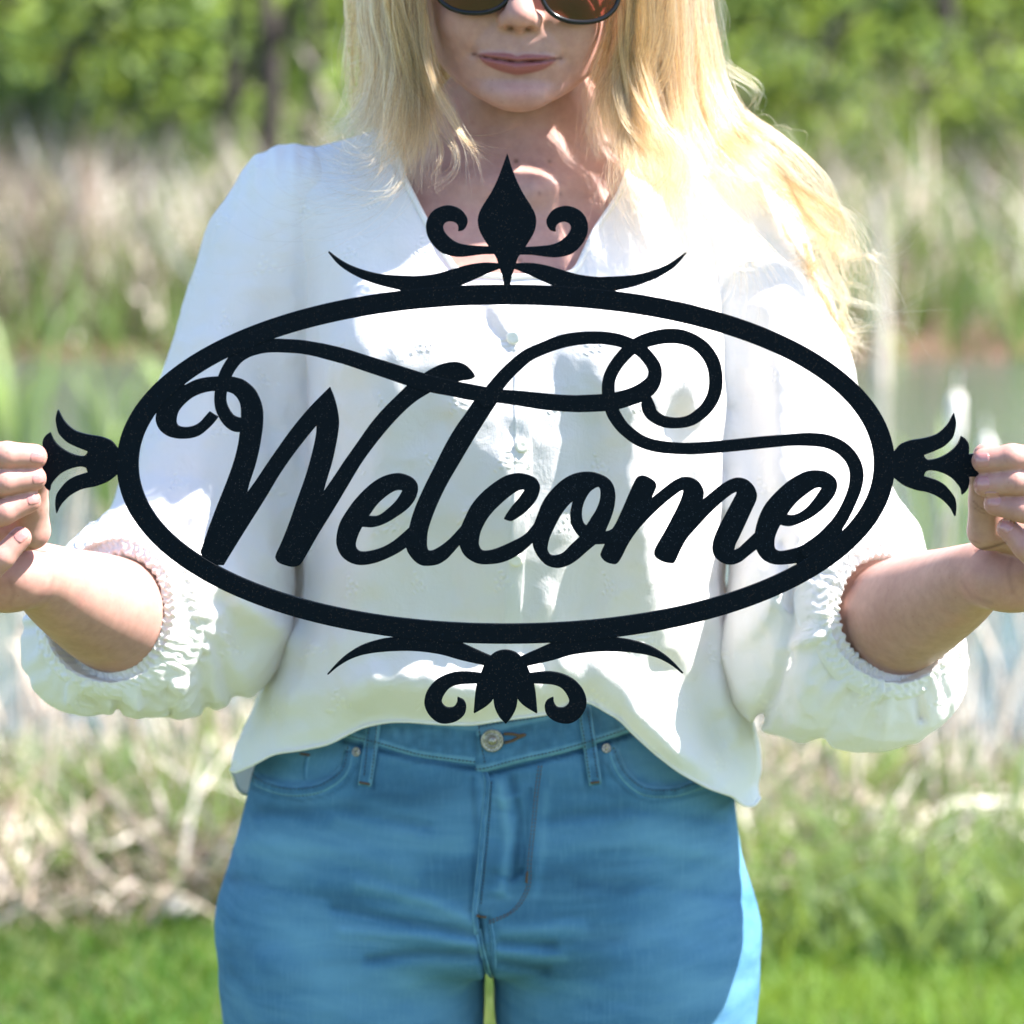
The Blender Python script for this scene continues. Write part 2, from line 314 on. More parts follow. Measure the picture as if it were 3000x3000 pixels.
def sdf_poly(X, Y, P):
    D = np.full(X.shape, 1e9); ins = np.zeros(X.shape, bool)
    for i in range(len(P)):
        A = P[i]; B = P[(i + 1) % len(P)]
        if np.hypot(*(B - A)) < 1e-6: continue
        D = np.minimum(D, seg_dist(X, Y, A, B)[0])
        if A[1] != B[1]:
            cnd = (A[1] > Y) != (B[1] > Y)
            ins ^= cnd & (X < (B[0] - A[0]) * (Y - A[1]) / (B[1] - A[1]) + A[0])
    return np.where(ins, -D, D)
def sdf_stroke(X, Y, S, F=None):
    P = catmull(np.array([list(p) for p in S]), 5)
    D = np.full(X.shape, 1e9) if F is None else F
    gx, gy = X[:, 0], Y[0, :]
    for i in range(len(P) - 1):
        A, B = P[i], P[i + 1]; m = 60
        i0, i1 = np.searchsorted(gx, [min(A[0], B[0]) - m, max(A[0], B[0]) + m]); j0, j1 = np.searchsorted(gy, [min(A[1], B[1]) - m, max(A[1], B[1]) + m])
        sl_ = (slice(i0, i1), slice(j0, j1))
        d, h = seg_dist(X[sl_], Y[sl_], A[:2], B[:2])
        D[sl_] = np.minimum(D[sl_], d - (A[2] + (B[2] - A[2]) * h))
    return D
def contours(gx, gy, F):
    """marching squares -> closed polylines"""
    ins = F < 0; nx, ny = F.shape; segs = {}
    def ex(i, j):  # edge (i,j)-(i+1,j)
        t = F[i, j] / (F[i, j] - F[i + 1, j]); return (gx[i] + t * (gx[i + 1] - gx[i]), gy[j])
    def ey(i, j):
        t = F[i, j] / (F[i, j] - F[i, j + 1]); return (gx[i], gy[j] + t * (gy[j + 1] - gy[j]))
    code = ins[:-1, :-1] * 1 + ins[1:, :-1] * 2 + ins[1:, 1:] * 4 + ins[:-1, 1:] * 8
    nxt = {}; pts = {}
    T = {1: [(3, 0)], 2: [(0, 1)], 3: [(3, 1)], 4: [(1, 2)], 5: [(3, 0), (1, 2)], 6: [(0, 2)], 7: [(3, 2)], 8: [(2, 3)], 9: [(2, 0)], 10: [(0, 1), (2, 3)], 11: [(2, 1)], 12: [(1, 3)], 13: [(1, 0)], 14: [(0, 3)]}
    for i, j in zip(*np.nonzero((code > 0) & (code < 15))):
        E = [('x', i, j), ('y', i + 1, j), ('x', i, j + 1), ('y', i, j)]
        for a, b in T[int(code[i, j])]:
            nxt[E[a]] = E[b]
            for e in (E[a], E[b]):
                if e not in pts: pts[e] = ex(e[1], e[2]) if e[0] == 'x' else ey(e[1], e[2])
    loops = []
    while nxt:
        s = next(iter(nxt)); L = [pts[s]]; k = nxt.pop(s)
        while k != s and k in nxt: L.append(pts[k]); k = nxt.pop(k)
        if len(L) > 6: loops.append(np.array(L))
    return loops
SIGN_Y = -0.320
def plate(name, polys, holes, mat, parent, thick, step=2.0, strokes=None):
    allp = [smooth_poly(p) if not isinstance(p, np.ndarray) else p for p in polys]; hp = [smooth_poly(h) if not isinstance(h, np.ndarray) else h for h in holes]
    pts = np.concatenate([p[:, :2] for p in allp] + ([np.array([[q[0], q[1]] for q in s]) for s in strokes] if strokes else []))
    lo, hi = pts.min(0) - 40, pts.max(0) + 40
    gx = np.arange(lo[0], hi[0], step); gy = np.arange(lo[1], hi[1], step); X, Y = np.meshgrid(gx, gy, indexing='ij')
    def poly_f(x_, y_):
        f_ = np.full(x_.shape, 1e9)
        for p in allp: f_ = np.minimum(f_, sdf_poly(x_, y_, p))
        for h in hp: f_ = np.maximum(f_, -sdf_poly(x_, y_, h))
        return f_
    ks = 6; Fc = poly_f(X[::ks, ::ks], Y[::ks, ::ks]); F = np.repeat(np.repeat(Fc, ks, 0), ks, 1)[:X.shape[0], :X.shape[1]].copy()
    if allp:
        mk = np.abs(F) < ks * step * 1.6; F[mk] = poly_f(X[mk], Y[mk])
    if strokes:
        for s in strokes: F = sdf_stroke(X, Y, s, F)
    F = np.where(np.abs(F) < 1e-4, 1e-4, F)
    cu = bpy.data.curves.new(name, 'CURVE'); cu.dimensions = '2D'; cu.fill_mode = 'BOTH'
    cu.extrude = thick / 2 - 0.0003; cu.bevel_depth = 0.0003; cu.bevel_resolution = 1; cu.offset = 0.0
    for L in contours(gx, gy, F):
        # drop nearly collinear points
        keep = []; prev = L[0]; keep.append(prev)
        for k in range(1, len(L) - 1):
            a, b_, d = keep[-1], L[k], L[(k + 1) % len(L)]
            v1 = b_ - a; v2 = d - b_
            if abs(v1[0] * v2[1] - v1[1] * v2[0]) > 0.16 or np.hypot(*(b_ - a)) > 9: keep.append(b_)
        if len(keep) < 4: continue
        s = cu.splines.new('POLY'); s.points.add(len(keep) - 1); s.use_cyclic_u = True
        for q, k in zip(s.points, keep):
            w = W(k[0], k[1], SIGN_Y); q.co = (w[0], w[2], 0, 1)
    tmp = bpy.data.objects.new(name, cu); col.objects.link(tmp)
    dg = bpy.context.evaluated_depsgraph_get(); me = bpy.data.meshes.new_from_object(tmp.evaluated_get(dg))
    bpy.data.objects.remove(tmp); bpy.data.curves.remove(cu)
    co = np.empty(len(me.vertices) * 3, np.float32); me.vertices.foreach_get('co', co); co = co.reshape(-1, 3)
    new = np.stack([co[:, 0], SIGN_Y - co[:, 2], co[:, 1]], 1); me.vertices.foreach_set('co', new.ravel()); me.name = name; me.update()
    o = link(name, me, mat, parent, smooth=False)
    return o
m_sign, nt, b = mat_new('powder_coated_steel')
vec = objvec(nt)
b.inputs['Base Color'].default_value = (0.0035, 0.0062, 0.010, 1); b.inputs['Roughness'].default_value = 0.5
b.inputs['Specular IOR Level'].default_value = 0.05
v = nd(nt, 'ShaderNodeTexVoronoi', feature='F1'); v.inputs['Scale'].default_value = 1150; nt.links.new(vec, v.inputs['Vector'])
sp = ramp(nt, v.outputs['Distance'], [(0.0, (1, 1, 1)), (0.16, (0.5, 0.5, 0.5)), (0.3, (0, 0, 0))])
vc = nd(nt, 'ShaderNodeSeparateColor'); nt.links.new(v.outputs['Color'], vc.inputs[0])
gate = nd(nt, 'ShaderNodeMath', operation='GREATER_THAN'); gate.inputs[1].default_value = 0.80; nt.links.new(vc.outputs[0], gate.inputs[0])
spk = nd(nt, 'ShaderNodeMath', operation='MULTIPLY'); nt.links.new(sp.outputs[0], spk.inputs[0]); nt.links.new(gate.outputs[0], spk.inputs[1])
n2 = noise_n(nt, 9, 3)
basec = mixc(nt, n2.outputs[0], (0.0005, 0.0022, 0.0048), (0.0010, 0.0038, 0.0076))
hue = mixc(nt, vc.outputs[1], (0.12, 0.075, 0.045), (0.035, 0.10, 0.18))
nt.links.new(mixc(nt, spk.outputs[0], basec, hue), b.inputs['Base Color'])
n3 = noise_n(nt, 700, 2); bump(nt, n3.outputs[0], 0.25, 0.0002, b)
sign = empty('welcome_sign', W(1485, 1360, SIGN_Y))
tag(sign, 'black metal oval sign cut with the script word Welcome, held in both hands', 'sign')
outer = np.array(superell(1482, 1359.5, 1138, 524.5)); inner = np.array(superell(1483, 1359.5, 1078, 468.5))
plate('oval_frame', [outer], [inner], m_sign, sign, 0.0032, 2.0)
plate('flourish', [], [], m_sign, sign, 0.0030, 1.6, strokes=STROKES)
th = 0.0029
for k, nm in (('W', 'letter'), ('e', 'letter'), ('l', 'letter'), ('c', 'letter'), ('o', 'letter'), ('m', 'letter'), ('e2', 'letter')):
    o = plate(nm, [POLY[k]['outer']], POLY[k]['holes'], m_sign, sign, th); th -= 0.00008
    o['label'] = {'W': 'capital script W with a curled first stroke', 'e': 'first script e after the W', 'l': 'tall script l', 'c': 'script c', 'o': 'script o', 'm': 'script m', 'e2': 'last script e running into the flourish'}[k]
plate('top_finial', [top_bud, top_wing, top_wing_r], [], m_sign, sign, 0.0031)
bot_scroll_r = mirror(bot_scroll, 600 + 1702 / 1.932)
bot_wing_r = mirror(bot_wing, 1482.5, 1.5)
plate('bottom_finial', [bot_bud, bot_wing, bot_wing_r, bot_scroll, bot_scroll_r], [], m_sign, sign, 0.0031)
plate('side_finial', [side_l], [], m_sign, sign, 0.0031); plate('side_finial', [side], [], m_sign, sign, 0.0031)
# ================================================================== THE PERSON: BODY
def zpx(py, Y=0.0): return float(W(1500, py, Y)[2])
def xpx(px, Y=0.0): return float(W(px, 1500, Y)[0])
person = empty('person', (0, 0, 0))
tag(person, 'blonde woman in sunglasses, white blouse and blue jeans holding up the black Welcome sign', 'person')
HR = rotm('Y', 2.6) @ rotm('X', 2.0)          # head roll and slight nod
HO = W(1527, -96, -0.100) + np.array([0, 0.088, 0])   # eye-level centre of the head
def hl(P): return ((P - HO) @ HR) * 1000.0      # world -> head-local millimetres
def hw(p): return HO + (np.asarray(p, float) / 1000.0) @ HR.T
h_a = interp([-112,-106,-101,-96,-90,-83,-72,-59,-42,-33,-15,0,20,45,70,90,104,113], [4,20,30,38,45,51,58,63,66.5,68,71,73,75,75,69,55,35,4])
h_f = interp([-112,-106,-101,-96,-90,-83,-78,-70,-62,-52,-45,-30,-15,0,15,30,50,70,90,104,113], [-58,-70,-78,-83.5,-85.5,-84,-82.5,-85,-87.5,-88,-87,-85,-80,-79,-86,-90,-90,-82,-62,-36,-8])
h_b = interp([-112,-80,-60,-40,0,30,60,90,104,113], [20,22,40,66,88,99,96,75,46,10])
def loft(x, y, z, a, yf, yb, yc, p=2.2, pb=2.0):
    """implicit of a lofted superellipse: half width a, front yf, back yb (all arrays)"""
    fr = y < yc; dy = np.where(fr, yc - yf, yb - yc); pp = np.where(fr, p, pb)
    ux = np.abs(x) / np.maximum(a, 1e-6); uy = np.abs(y - yc) / np.maximum(dy, 1e-6)
    rho = (ux ** pp + uy ** pp) ** (1 / pp)
    r = np.hypot(x, y - yc); rr = np.where(rho > 1e-6, r / np.maximum(rho, 1e-6), np.minimum(a, dy))
    return (rho - 1) * np.minimum(rr, np.maximum(np.minimum(a, dy), 1e-6) * 1.6)
def mouth_z(x): return -64.0 + 3.6 * (x / 32) ** 2 - 0.6 * np.exp(-(x / 5.0) ** 2)
def head_sdf(P):
    q = hl(P); x, y, z = q.T
    d = loft(x, y, z, h_a(z), h_f(z), h_b(z), -12.0, 2.35, 2.0)
    # underside of the jaw, from chin back to its angle
    n = np.array([0, 0.43, -0.90]); n /= np.linalg.norm(n); c0 = np.array([2.0, -78, -102.0])
    d = smax(d, (q - c0) @ n, 16)
    # cheeks and chin
    for s in (-1, 1):
        d = smin(d, ellip(q, np.array([s * 36.0, -66, -36]), np.array([21, 17, 19.0])), 16)
        d = smax(d, -ellip(q, np.array([s * 31.0, -94, -1]), np.array([17, 13, 11.0])), 9)
        d = smin(d, ellip(q, np.array([s * 31.0, -69, 0]), np.array([12.5, 12.5, 12.5])), 3)       # eyeballs under lids
        # ears
        d = smin(d, ellip(q, np.array([s * 74.0, 8, -12]), np.array([5, 15, 29.0]), rotm('Z', s * 18)), 5)
    d = smin(d, ellip(q, np.array([2.0, -76, -87.0]), np.array([19, 11.5, 11.5])), 11)
    # nose
    d = smin(d, cone(q, np.array([0, -82, 4.0]), np.array([0.5, -95.5, -24.0]), 9.0, 9.6), 9)
    d = smin(d, ellip(q, np.array([0.8, -99.5, -31.0]), np.array([10.5, 10.0, 9.2])), 6)
    for s in (-1, 1):
        d = smin(d, ellip(q, np.array([s * 10.6 + .8, -91.5, -34.5]), np.array([6.2, 9.0, 6.6]), rotm('Z', -s * 14)), 5)
        d = smax(d, -ellip(q, np.array([s * 6.6 + .8, -96.0, -41.6]), np.array([4.3, 5.6, 4.4]), rotm('Z', -s * 18)), 1.2)
    d = smin(d, cone(q, np.array([0.8, -98, -36.5]), np.array([0.8, -89, -41.0]), 3.0, 3.4), 3.5)
    # lips and soft creases on the front of the face
    fr = y < -50
    w = np.sqrt(np.clip(1 - (x / 30.0) ** 2, 0, 1)); zm = mouth_z(x); u = z - zm
    up = np.clip(u / (1.2 + 5.3 * w - 1.0 * np.exp(-(x / 3.0) ** 2)), 0, 1); lo = np.clip(-u / (1.0 + 8.4 * w ** 1.3), 0, 1)
    b_ = 3.4 * w * np.where(u > 0, np.sin(math.pi * np.sqrt(up)) ** 0.8, 0) * (u > 0) + 5.0 * w * np.sin(math.pi * lo ** 0.62) * (u <= 0)
    b_ -= 1.7 * np.exp(-(u / 1.3) ** 2) * (0.25 + 0.75 * w) * (np.abs(x) < 35)
    b_ -= 1.5 * np.exp(-((np.abs(x) - 32.5) / 3.4) ** 2 - ((z + 60.3) / 4.4) ** 2) * 1.3                        # corners
    b_ -= 0.9 * np.exp(-(x / 3.2) ** 2) * np.exp(-((z + 50) / 5.5) ** 2)                               # philtrum
    b_ += 0.5 * np.exp(-((np.abs(x) - 5.0) / 2.2) ** 2) * np.exp(-((z + 51) / 5) ** 2)
    b_ -= 2.4 * np.exp(-((z + 79.0) / 4.2) ** 2) * np.exp(-(x / 17) ** 2)                                # under the lip
    fold = near(np.stack([np.abs(x), z], 1), [(17, -36), (25, -44), (33, -54), (38, -64)]); b_ -= 0.9 * np.exp(-(fold / 3.2) ** 2)
    b_ -= 0.9 * np.exp(-((x - 40) / 3.5) ** 2 - ((z + 76) / 7) ** 2)
    d = d - np.where(fr, b_, 0) * np.clip((-50 - y) / 12, 0, 1)
    return d * 0.001
# torso under the blouse (sections by photograph row at Y=0)
_tz = [zpx(p) for p in (380, 470, 560, 700, 850, 1000, 1150, 1400, 1700, 2000, 2400)]
t_a = interp(_tz, [.055, .085, .125, .148, .152, .150, .145, .135, .128, .140, .165])
t_f = interp(_tz, [-.004, -.030, -.058, -.086, -.104, -.112, -.112, -.102, -.096, -.096, -.098])
t_b = interp(_tz, [.062, .085, .100, .108, .110, .108, .102, .092, .086, .096, .118])
XC = xpx(1512)
SH = {-1: W(862, 640, 0.012), 1: W(2150, 645, 0.012)}
BUST = {-1: W(1235, 1090, -0.095), 1: W(1790, 1090, -0.095)}
def torso_sdf(P):
    x, y, z = P[:, 0] - XC, P[:, 1], P[:, 2]
    d = loft(x, y, z, t_a(z), t_f(z), t_b(z), 0.005, 2.5, 2.4)
    d = smax(d, z - zpx(430), 0.03)
    nb = W(1515, 480, 0.022)
    for s in (-1, 1):
        d = smin(d, cone(P, nb + np.array([s * .035, 0.004, .002]), SH[s] + np.array([0, 0, -.004]), .034, .046), 0.035)
        d = smin(d, ellip(P, BUST[s], np.array([.060, .050, .058])), 0.035)
        # collar bones
        d = smin(d, cone(P, W(1520 + s * 45, 566, -.066), W(1520 + s * 300, 528, -.030), .0058, .0062), 0.014)
    return d
def neck_sdf(P):
    d = cone(P, W(1528, 250, 0.010), W(1524, 470, 0.026), .0485, .0535)
    d = smin(d, cone(P, W(1526, 420, 0.022), W(1520, 600, 0.012), .056, .075), 0.04)
    for s in (-1, 1):   # neck muscles running to the notch
        d = smin(d, cone(P, W(1526 + s * 190, 300, 0.008), W(1521 + s * 38, 545, -.050), .012, .007), 0.016)
    d = smax(d, -ellip(P, W(1521, 545, -.080), np.array([.013, .014, .014])), 0.014)
    return d
# arms and hands: right side of the picture first, joints as (px, py, Y, radius)
def J(L): return [(W(a, b_, Y), r) for a, b_, Y, r in L]
HANDS = {
 1: dict(index=J([(2884,1350,-.3345,.0084),(2965,1341,-.3400,.0089),(3075,1350,-.336,.0092),(3215,1430,-.292,.0105)]),
        middle=J([(2888,1420,-.3345,.0083),(2972,1411,-.3410,.0088),(3085,1422,-.339,.0092),(3225,1505,-.292,.0105)]),
        ring=J([(2917,1476,-.3335,.0079),(2990,1491,-.3400,.0085),(3090,1525,-.338,.0088),(3215,1580,-.288,.0100)]),
        little=J([(2951,1548,-.3320,.0072),(3003,1604,-.3370,.0078),(3065,1672,-.334,.0082),(3170,1670,-.284,.0098)]),
        thumb=J([(2886,1336,-.3080,.0085),(2880,1388,-.3060,.0098),(2888,1470,-.299,.0112),(2892,1552,-.290,.0135)]),
        palm=[J([(2928,1692,-.274,.0208),(3070,1640,-.272,.0220)]), J([(2995,1700,-.268,.0195),(3160,1600,-.280,.0190)]), J([(3060,1560,-.280,.017),(3195,1470,-.286,.013)])],
        web=J([(2892,1555,-.290,.0125),(2990,1560,-.285,.0150),(3080,1570,-.28,.016)]),
        arm=J([(2965,1690,-.268,.0205),(2880,1683,-.256,.0212),(2785,1733,-.212,.0300),(2660,1792,-.152,.0398),(2555,1850,-.070,.0430),(2400,1500,-.020,.0440),(2150,660,.012,.0480)])),
 -1: dict(index=J([(101,1338,-.3345,.0084),(20,1334,-.3400,.0089),(-90,1345,-.336,.0092),(-230,1420,-.292,.0105)]),
        middle=J([(99,1401,-.3345,.0083),(14,1412,-.3410,.0088),(-95,1440,-.339,.0092),(-240,1500,-.292,.0105)]),
        ring=J([(85,1467,-.3335,.0080),(12,1500,-.3400,.0086),(-85,1540,-.338,.0088),(-230,1575,-.288,.0100)]),
        little=J([(60,1575,-.3320,.0074),(8,1632,-.3370,.0080),(-55,1700,-.334,.0084),(-185,1670,-.284,.0098)]),
        thumb=J([(95,1342,-.3080,.0085),(100,1400,-.3060,.0098),(92,1480,-.298,.0110),(90,1552,-.290,.0132)]),
        palm=[J([(55,1692,-.274,.0208),(-85,1640,-.272,.0220)]), J([(-10,1700,-.268,.0195),(-175,1600,-.280,.0190)]), J([(-75,1560,-.280,.017),(-210,1470,-.286,.013)])],
        web=J([(90,1555,-.290,.0125),(-10,1560,-.285,.0150),(-95,1570,-.28,.016)]),
        arm=J([(15,1690,-.268,.0205),(100,1683,-.256,.0212),(195,1735,-.212,.0300),(315,1792,-.152,.0398),(425,1850,-.070,.0430),(600,1500,-.020,.0440),(862,660,.012,.0480)])) }
for s_ in (-1, 1):
    A_ = HANDS[s_]['arm']; C_ = catmull(np.array([list(p) + [r] for p, r in A_[:5]]), 5)
    HANDS[s_]['arm'] = [(q[:3], q[3]) for q in C_] + A_[5:]
def chain(P, L, k=0.004, d=None):
    for (a, ra), (b_, rb) in zip(L[:-1], L[1:]):
        e = cone(P, a, b_, ra, rb); d = e if d is None else smin(d, e, k)
    return d
def hand_sdf(P, s):
    H = HANDS[s]
    d = chain(P, H['palm'][0]); d = smin(d, chain(P, H['palm'][1]), .012); d = smin(d, chain(P, H['palm'][2]), .012)
    d = smin(d, chain(P, H['web'], .004), .0015); d = smin(d, chain(P, H['thumb'], .003), .003)
    fs = None
    for f in ('index', 'middle', 'ring', 'little'):
        L = H[f]; e = chain(P, L, .0025)
        # knuckle thickening and a flatter, slightly bulbous pad
        fs = e if fs is None else smin(fs, e, .0012)
    d = smin(d, fs, .0025)
    return d
def boxed(P, lo, hi, fn, pad=0.03):
    q = np.maximum(np.maximum(lo - P, P - hi), 0); dd = np.linalg.norm(q, axis=1); out = dd + pad; m = dd < pad
    if m.any(): out[m] = fn(P[m])
    return out
def bb(pts, r): p = np.array(pts); return p.min(0) - r, p.max(0) + r
HB = (HO + np.array([-.11, -.125, -.125]), HO + np.array([.11, .125, .13]))
HNDB = {s: bb([j[0] for f in ('index', 'middle', 'ring', 'little', 'thumb') for j in HANDS[s][f]] + [j[0] for j in HANDS[s]['palm'][0]], .03) for s in (-1, 1)}
ARMB = {s: bb([j[0] for j in HANDS[s]['arm']], .05) for s in (-1, 1)}
def arm_sdf(P, s):
    A = HANDS[s]['arm']
    d = None
    for (a, ra), (b_, rb) in zip(A[:-1], A[1:]):
        e = cone(P, a, b_, ra, rb); d = e if d is None else smin(d, e, .004)
    # tendons along the inner wrist
    for o_ in ((0, -35), (0, -12)):
        px_, py_ = PX(A[1][0]); 
        if s > 0: d = smin(d, cone(P, W(2878, 1655 + o_[1], -.262), W(2770, 1722 + o_[1], -.232), .0040, .0040), .010)
    return d
def body_sdf(P):
    d = torso_sdf(P)
    d = smin(d, boxed(P, W(1200, 620, -.1) - .02, W(1850, 150, .1) + .02, neck_sdf), .030)
    d = smin(d, boxed(P, HB[0], HB[1], head_sdf), .012)
    for s in (-1, 1):
        d = smin(d, boxed(P, ARMB[s][0], ARMB[s][1], lambda p: arm_sdf(p, s)), .02)
        d = smin(d, boxed(P, HNDB[s][0], HNDB[s][1], lambda p: hand_sdf(p, s)), .010)
    return np.maximum(d, zpx(2250) - P[:, 2])
# ================================================================== BLOUSE
def rowz(L, k, Y=0.0): return interp([zpx(r[0], Y) for r in L], [r[k] for r in L])
BR = [(430,1000,2020,-.060,.090),(560,905,2110,-.075,.105),(700,905,2108,-.100,.120),(900,900,2110,-.126,.128),(1150,893,2115,-.152,.130),(1400,882,2120,-.152,.130),(1700,855,2130,-.143,.130),(1900,800,2165,-.139,.133),(2050,738,2200,-.140,.138),(2200,672,2235,-.143,.143),(2330,668,2238,-.146,.146),(2450,690,2225,-.146,.146)]
b_l = interp([zpx(r[0]) for r in BR], [xpx(r[1]) for r in BR]); b_r = interp([zpx(r[0]) for r in BR], [xpx(r[2]) for r in BR])
b_f = rowz(BR, 3); b_b = rowz(BR, 4)
def gline(U, line, w):
    """gaussian of the distance (photo pixels) to a polyline"""
    d = near(U, line); return np.exp(-(d / w) ** 2)
TF = [ # (polyline in photo pixels, amplitude in mm, width in px)
 ([(1010,1150),(960,1500),(900,1800)], -5, 60), ([(1130,1200),(1090,1600),(1000,1950)], 4, 70),
 ([(1330,1250),(1300,1600),(1330,1950)], -3, 60), ([(1490,1350),(1520,1700),(1560,1980)], 3, 55),
 ([(1720,1250),(1740,1600),(1690,2000)], -5, 60), ([(1840,1200),(1900,1600),(1960,1900)], 7, 70),
 ([(1985,1250),(2030,1650),(2060,2000),(2120,2250)], -6, 55), ([(1700,2040),(1850,2130),(2000,2220),(2140,2280)], 8, 55),
 ([(1960,1950),(2060,2120),(2190,2300)], -7, 45), ([(1560,1900),(1620,2010),(1660,2060)], -6, 40), ([(1420,2050),(1300,2010),(1100,1990),(850,2040)], 6, 60),
 ([(760,2130),(950,2110),(1150,2060)], -3, 45), ([(900,1900),(1080,1880),(1300,1940)], 5, 65), ([(740,2060),(820,1960),(880,1850)], -2, 40),
 ([(1000,760),(1050,900),(1060,1050)], 3, 50), ([(1150,760),(1230,900)], -2.5, 45), ([(1950,800),(1900,950),(1880,1100)], -3, 50), ([(2040,700),(2050,950),(2040,1200)], 4, 45),
 ([(1350,830),(1400,930),(1490,1010)], -2, 30), ([(1700,830),(1620,930),(1540,1010)], -2.5, 30), ([(1440,870),(1480,960),(1510,1010)], 2, 25)]
HEMX = [600,645,690,740,800,880,960,1060,1140,1200,1290,1383,1481,1600,1640,1665,1724,1766,1818,1849,1921,1988,2076,2149,2165,2190,2211,2232,2300]
HEMY = [2225,2238,2262,2240,2206,2196,2180,2128,2112,2112,2120,2122,2106,2092,2082,2062,2050,2078,2106,2142,2207,2259,2308,2332,2350,2364,2358,2330,2300]
def blouse_sdf(P):
    z = P[:, 2]; l, r = b_l(z), b_r(z)
    d = loft(P[:, 0] - (l + r) / 2, P[:, 1], z, (r - l) / 2, b_f(z), b_b(z), 0.0, 2.7, 2.3)
    d = smax(d, z - zpx(470), 0.04)
    d = smin(d, torso_sdf(P) - .0065, .012)
    d = smin(d, boxed(P, W(1200, 620, -.1) - .02, W(1850, 150, .1) + .02, neck_sdf) - .004, .012)
    near_ = (np.abs(d) < .03) & (z > zpx(2460))
    if near_.any():
        Q = P[near_]; U = np.stack(PX(Q), 1); fr = np.clip((0.02 - Q[:, 1]) / .06, 0, 1)
        dy = np.clip((U[:, 1] - 620) / 500, 0, 1)
        A_ = Q + .012 * np.stack([vnoise(Q + 1, 14), vnoise(Q + 2, 14), vnoise(Q + 5, 14)], 1); s = 0.0024 * vnoise(A_ * np.array([1, 1, .28]), 26) + .0016 * vnoise(A_ * np.array([1.2, 1, .40]) + 3, 55) - .0024 * np.abs(vnoise(A_ * np.array([1.0, 1, .5]) + 11, 34)) ** .7 + .0009 * vnoise(A_ + 7, 100)
        f = 0
        m = fr > 0
        for line, A, w in TF:
            f = f + A * gline(U, line, w)
        hx = np.interp(U[:, 0], HEMX, HEMY); roll = fr * .013 * np.exp(-(np.clip(hx - U[:, 1], 0, 500) / 42) ** 2) * np.clip((U[:, 0] - 760) / 150, 0, 1) * np.clip((2080 - U[:, 0]) / 150, 0, 1) - fr * .010 * np.exp(-((hx - U[:, 1] - 110) / 75) ** 2) * np.clip((U[:, 0] - 900) / 150, 0, 1) * np.clip((2000 - U[:, 0]) / 150, 0, 1)
        d[near_] -= dy * s + fr * f * .00125 - roll
    return d
NECK = [(1105,300),(1135,380),(1155,422),(1186,528),(1236,627),(1280,708),(1321,771),(1335,800),(1480,812),(1672,806),(1690,789),(1745,671),(1814,571),(1851,472),(1880,380),(1905,300)]
def blouse_clip(V):
    px, py = PX(V)
    g_hem = py - np.where(V[:, 1] < 0.03, np.interp(px, HEMX, HEMY), 2330 + 12 * np.sin(V[:, 0] * 40))
    t = np.clip((V[:, 1] + .02) / .05, 0, 1); g_hem = (py - ((1 - t) * np.interp(px, HEMX, HEMY) + t * 2325))
    g = g_hem / 4000.0
    pn = np.array(NECK, float)
    gn = sdf_poly(px, py, pn) / 4000.0
    front = V[:, 1] < 0.0
    back = 0.078 - np.hypot((V[:, 0] - XC) , (V[:, 1] - .03) * 1.0)      # hole round the neck at the back
    gb = np.where(V[:, 2] > zpx(440), back, -.05)
    gneck = np.where(front, -gn, gb)
    gneck = np.where((V[:, 2] > zpx(385)) & (np.abs(V[:, 0] - XC) < .13), .01, gneck)
    return np.maximum(g, gneck)
m_cloth, nt, b = mat_new('white_cotton')
vec = objvec(nt)
b.inputs['Base Color'].default_value = (0.80, 0.80, 0.785, 1); b.inputs['Roughness'].default_value = 0.85
b.inputs['Specular IOR Level'].default_value = 0.2; b.inputs['Sheen Weight'].default_value = 0.15
# embroidered little flowers on a staggered grid, plus weave and soft creasing
sx = nd(nt, 'ShaderNodeSeparateXYZ'); nt.links.new(vec, sx.inputs[0])
def M(op, a, b_=None, c_=None):
    n = nt.nodes.new('ShaderNodeMath'); n.operation = op
    for i, v in enumerate((a, b_, c_)):
        if v is None: continue
        if isinstance(v, (int, float)): n.inputs[i].default_value = v
        else: nt.links.new(v, n.inputs[i])
    return n.outputs[0]
wob = noise_n(nt, 14, 2, vec=vec); 
xx = M('ADD', sx.outputs[0], M('MULTIPLY', wob.outputs[0], 0.06)); zz = M('ADD', sx.outputs[2], M('MULTIPLY', sx.outputs[1], 0.35))
rowi = M('FLOOR', M('DIVIDE', zz, 0.043)); xo = M('ADD', xx, M('MULTIPLY', M('MODULO', rowi, 2.0), 0.031))
u = M('MULTIPLY', M('SUBTRACT', M('FRACT', M('DIVIDE', xo, 0.062)), 0.5), 0.062); v_ = M('MULTIPLY', M('SUBTRACT', M('FRACT', M('DIVIDE', zz, 0.043)), 0.5), 0.043)
rr = M('SQRT', M('ADD', M('MULTIPLY', u, u), M('MULTIPLY', v_, v_))); ang = M('ARCTAN2', u, v_)
pet = M('MULTIPLY', M('MAXIMUM', M('SUBTRACT', 1.0, M('DIVIDE', M('ABSOLUTE', M('SUBTRACT', rr, 0.0042)), 0.0022)), 0.0), M('ADD', 0.5, M('MULTIPLY', M('COSINE', M('MULTIPLY', ang, 5.0)), 0.5)))
cen = M('MAXIMUM', M('SUBTRACT', 1.0, M('DIVIDE', rr, 0.0013)), 0.0)
leaf = M('MULTIPLY', M('MAXIMUM', M('SUBTRACT', 1.0, M('DIVIDE', M('ABSOLUTE', M('SUBTRACT', rr, 0.0085)), 0.0018)), 0.0), M('GREATER_THAN', M('COSINE', M('ADD', M('MULTIPLY', ang, 3.0), 0.6)), 0.86))
flw = M('MAXIMUM', M('MAXIMUM', pet, cen), leaf)
weave = noise_n(nt, 1500, 2, vec=vec); crease = noise_n(nt, 55, 4, 0.6, vec=vec, dist=0.8)
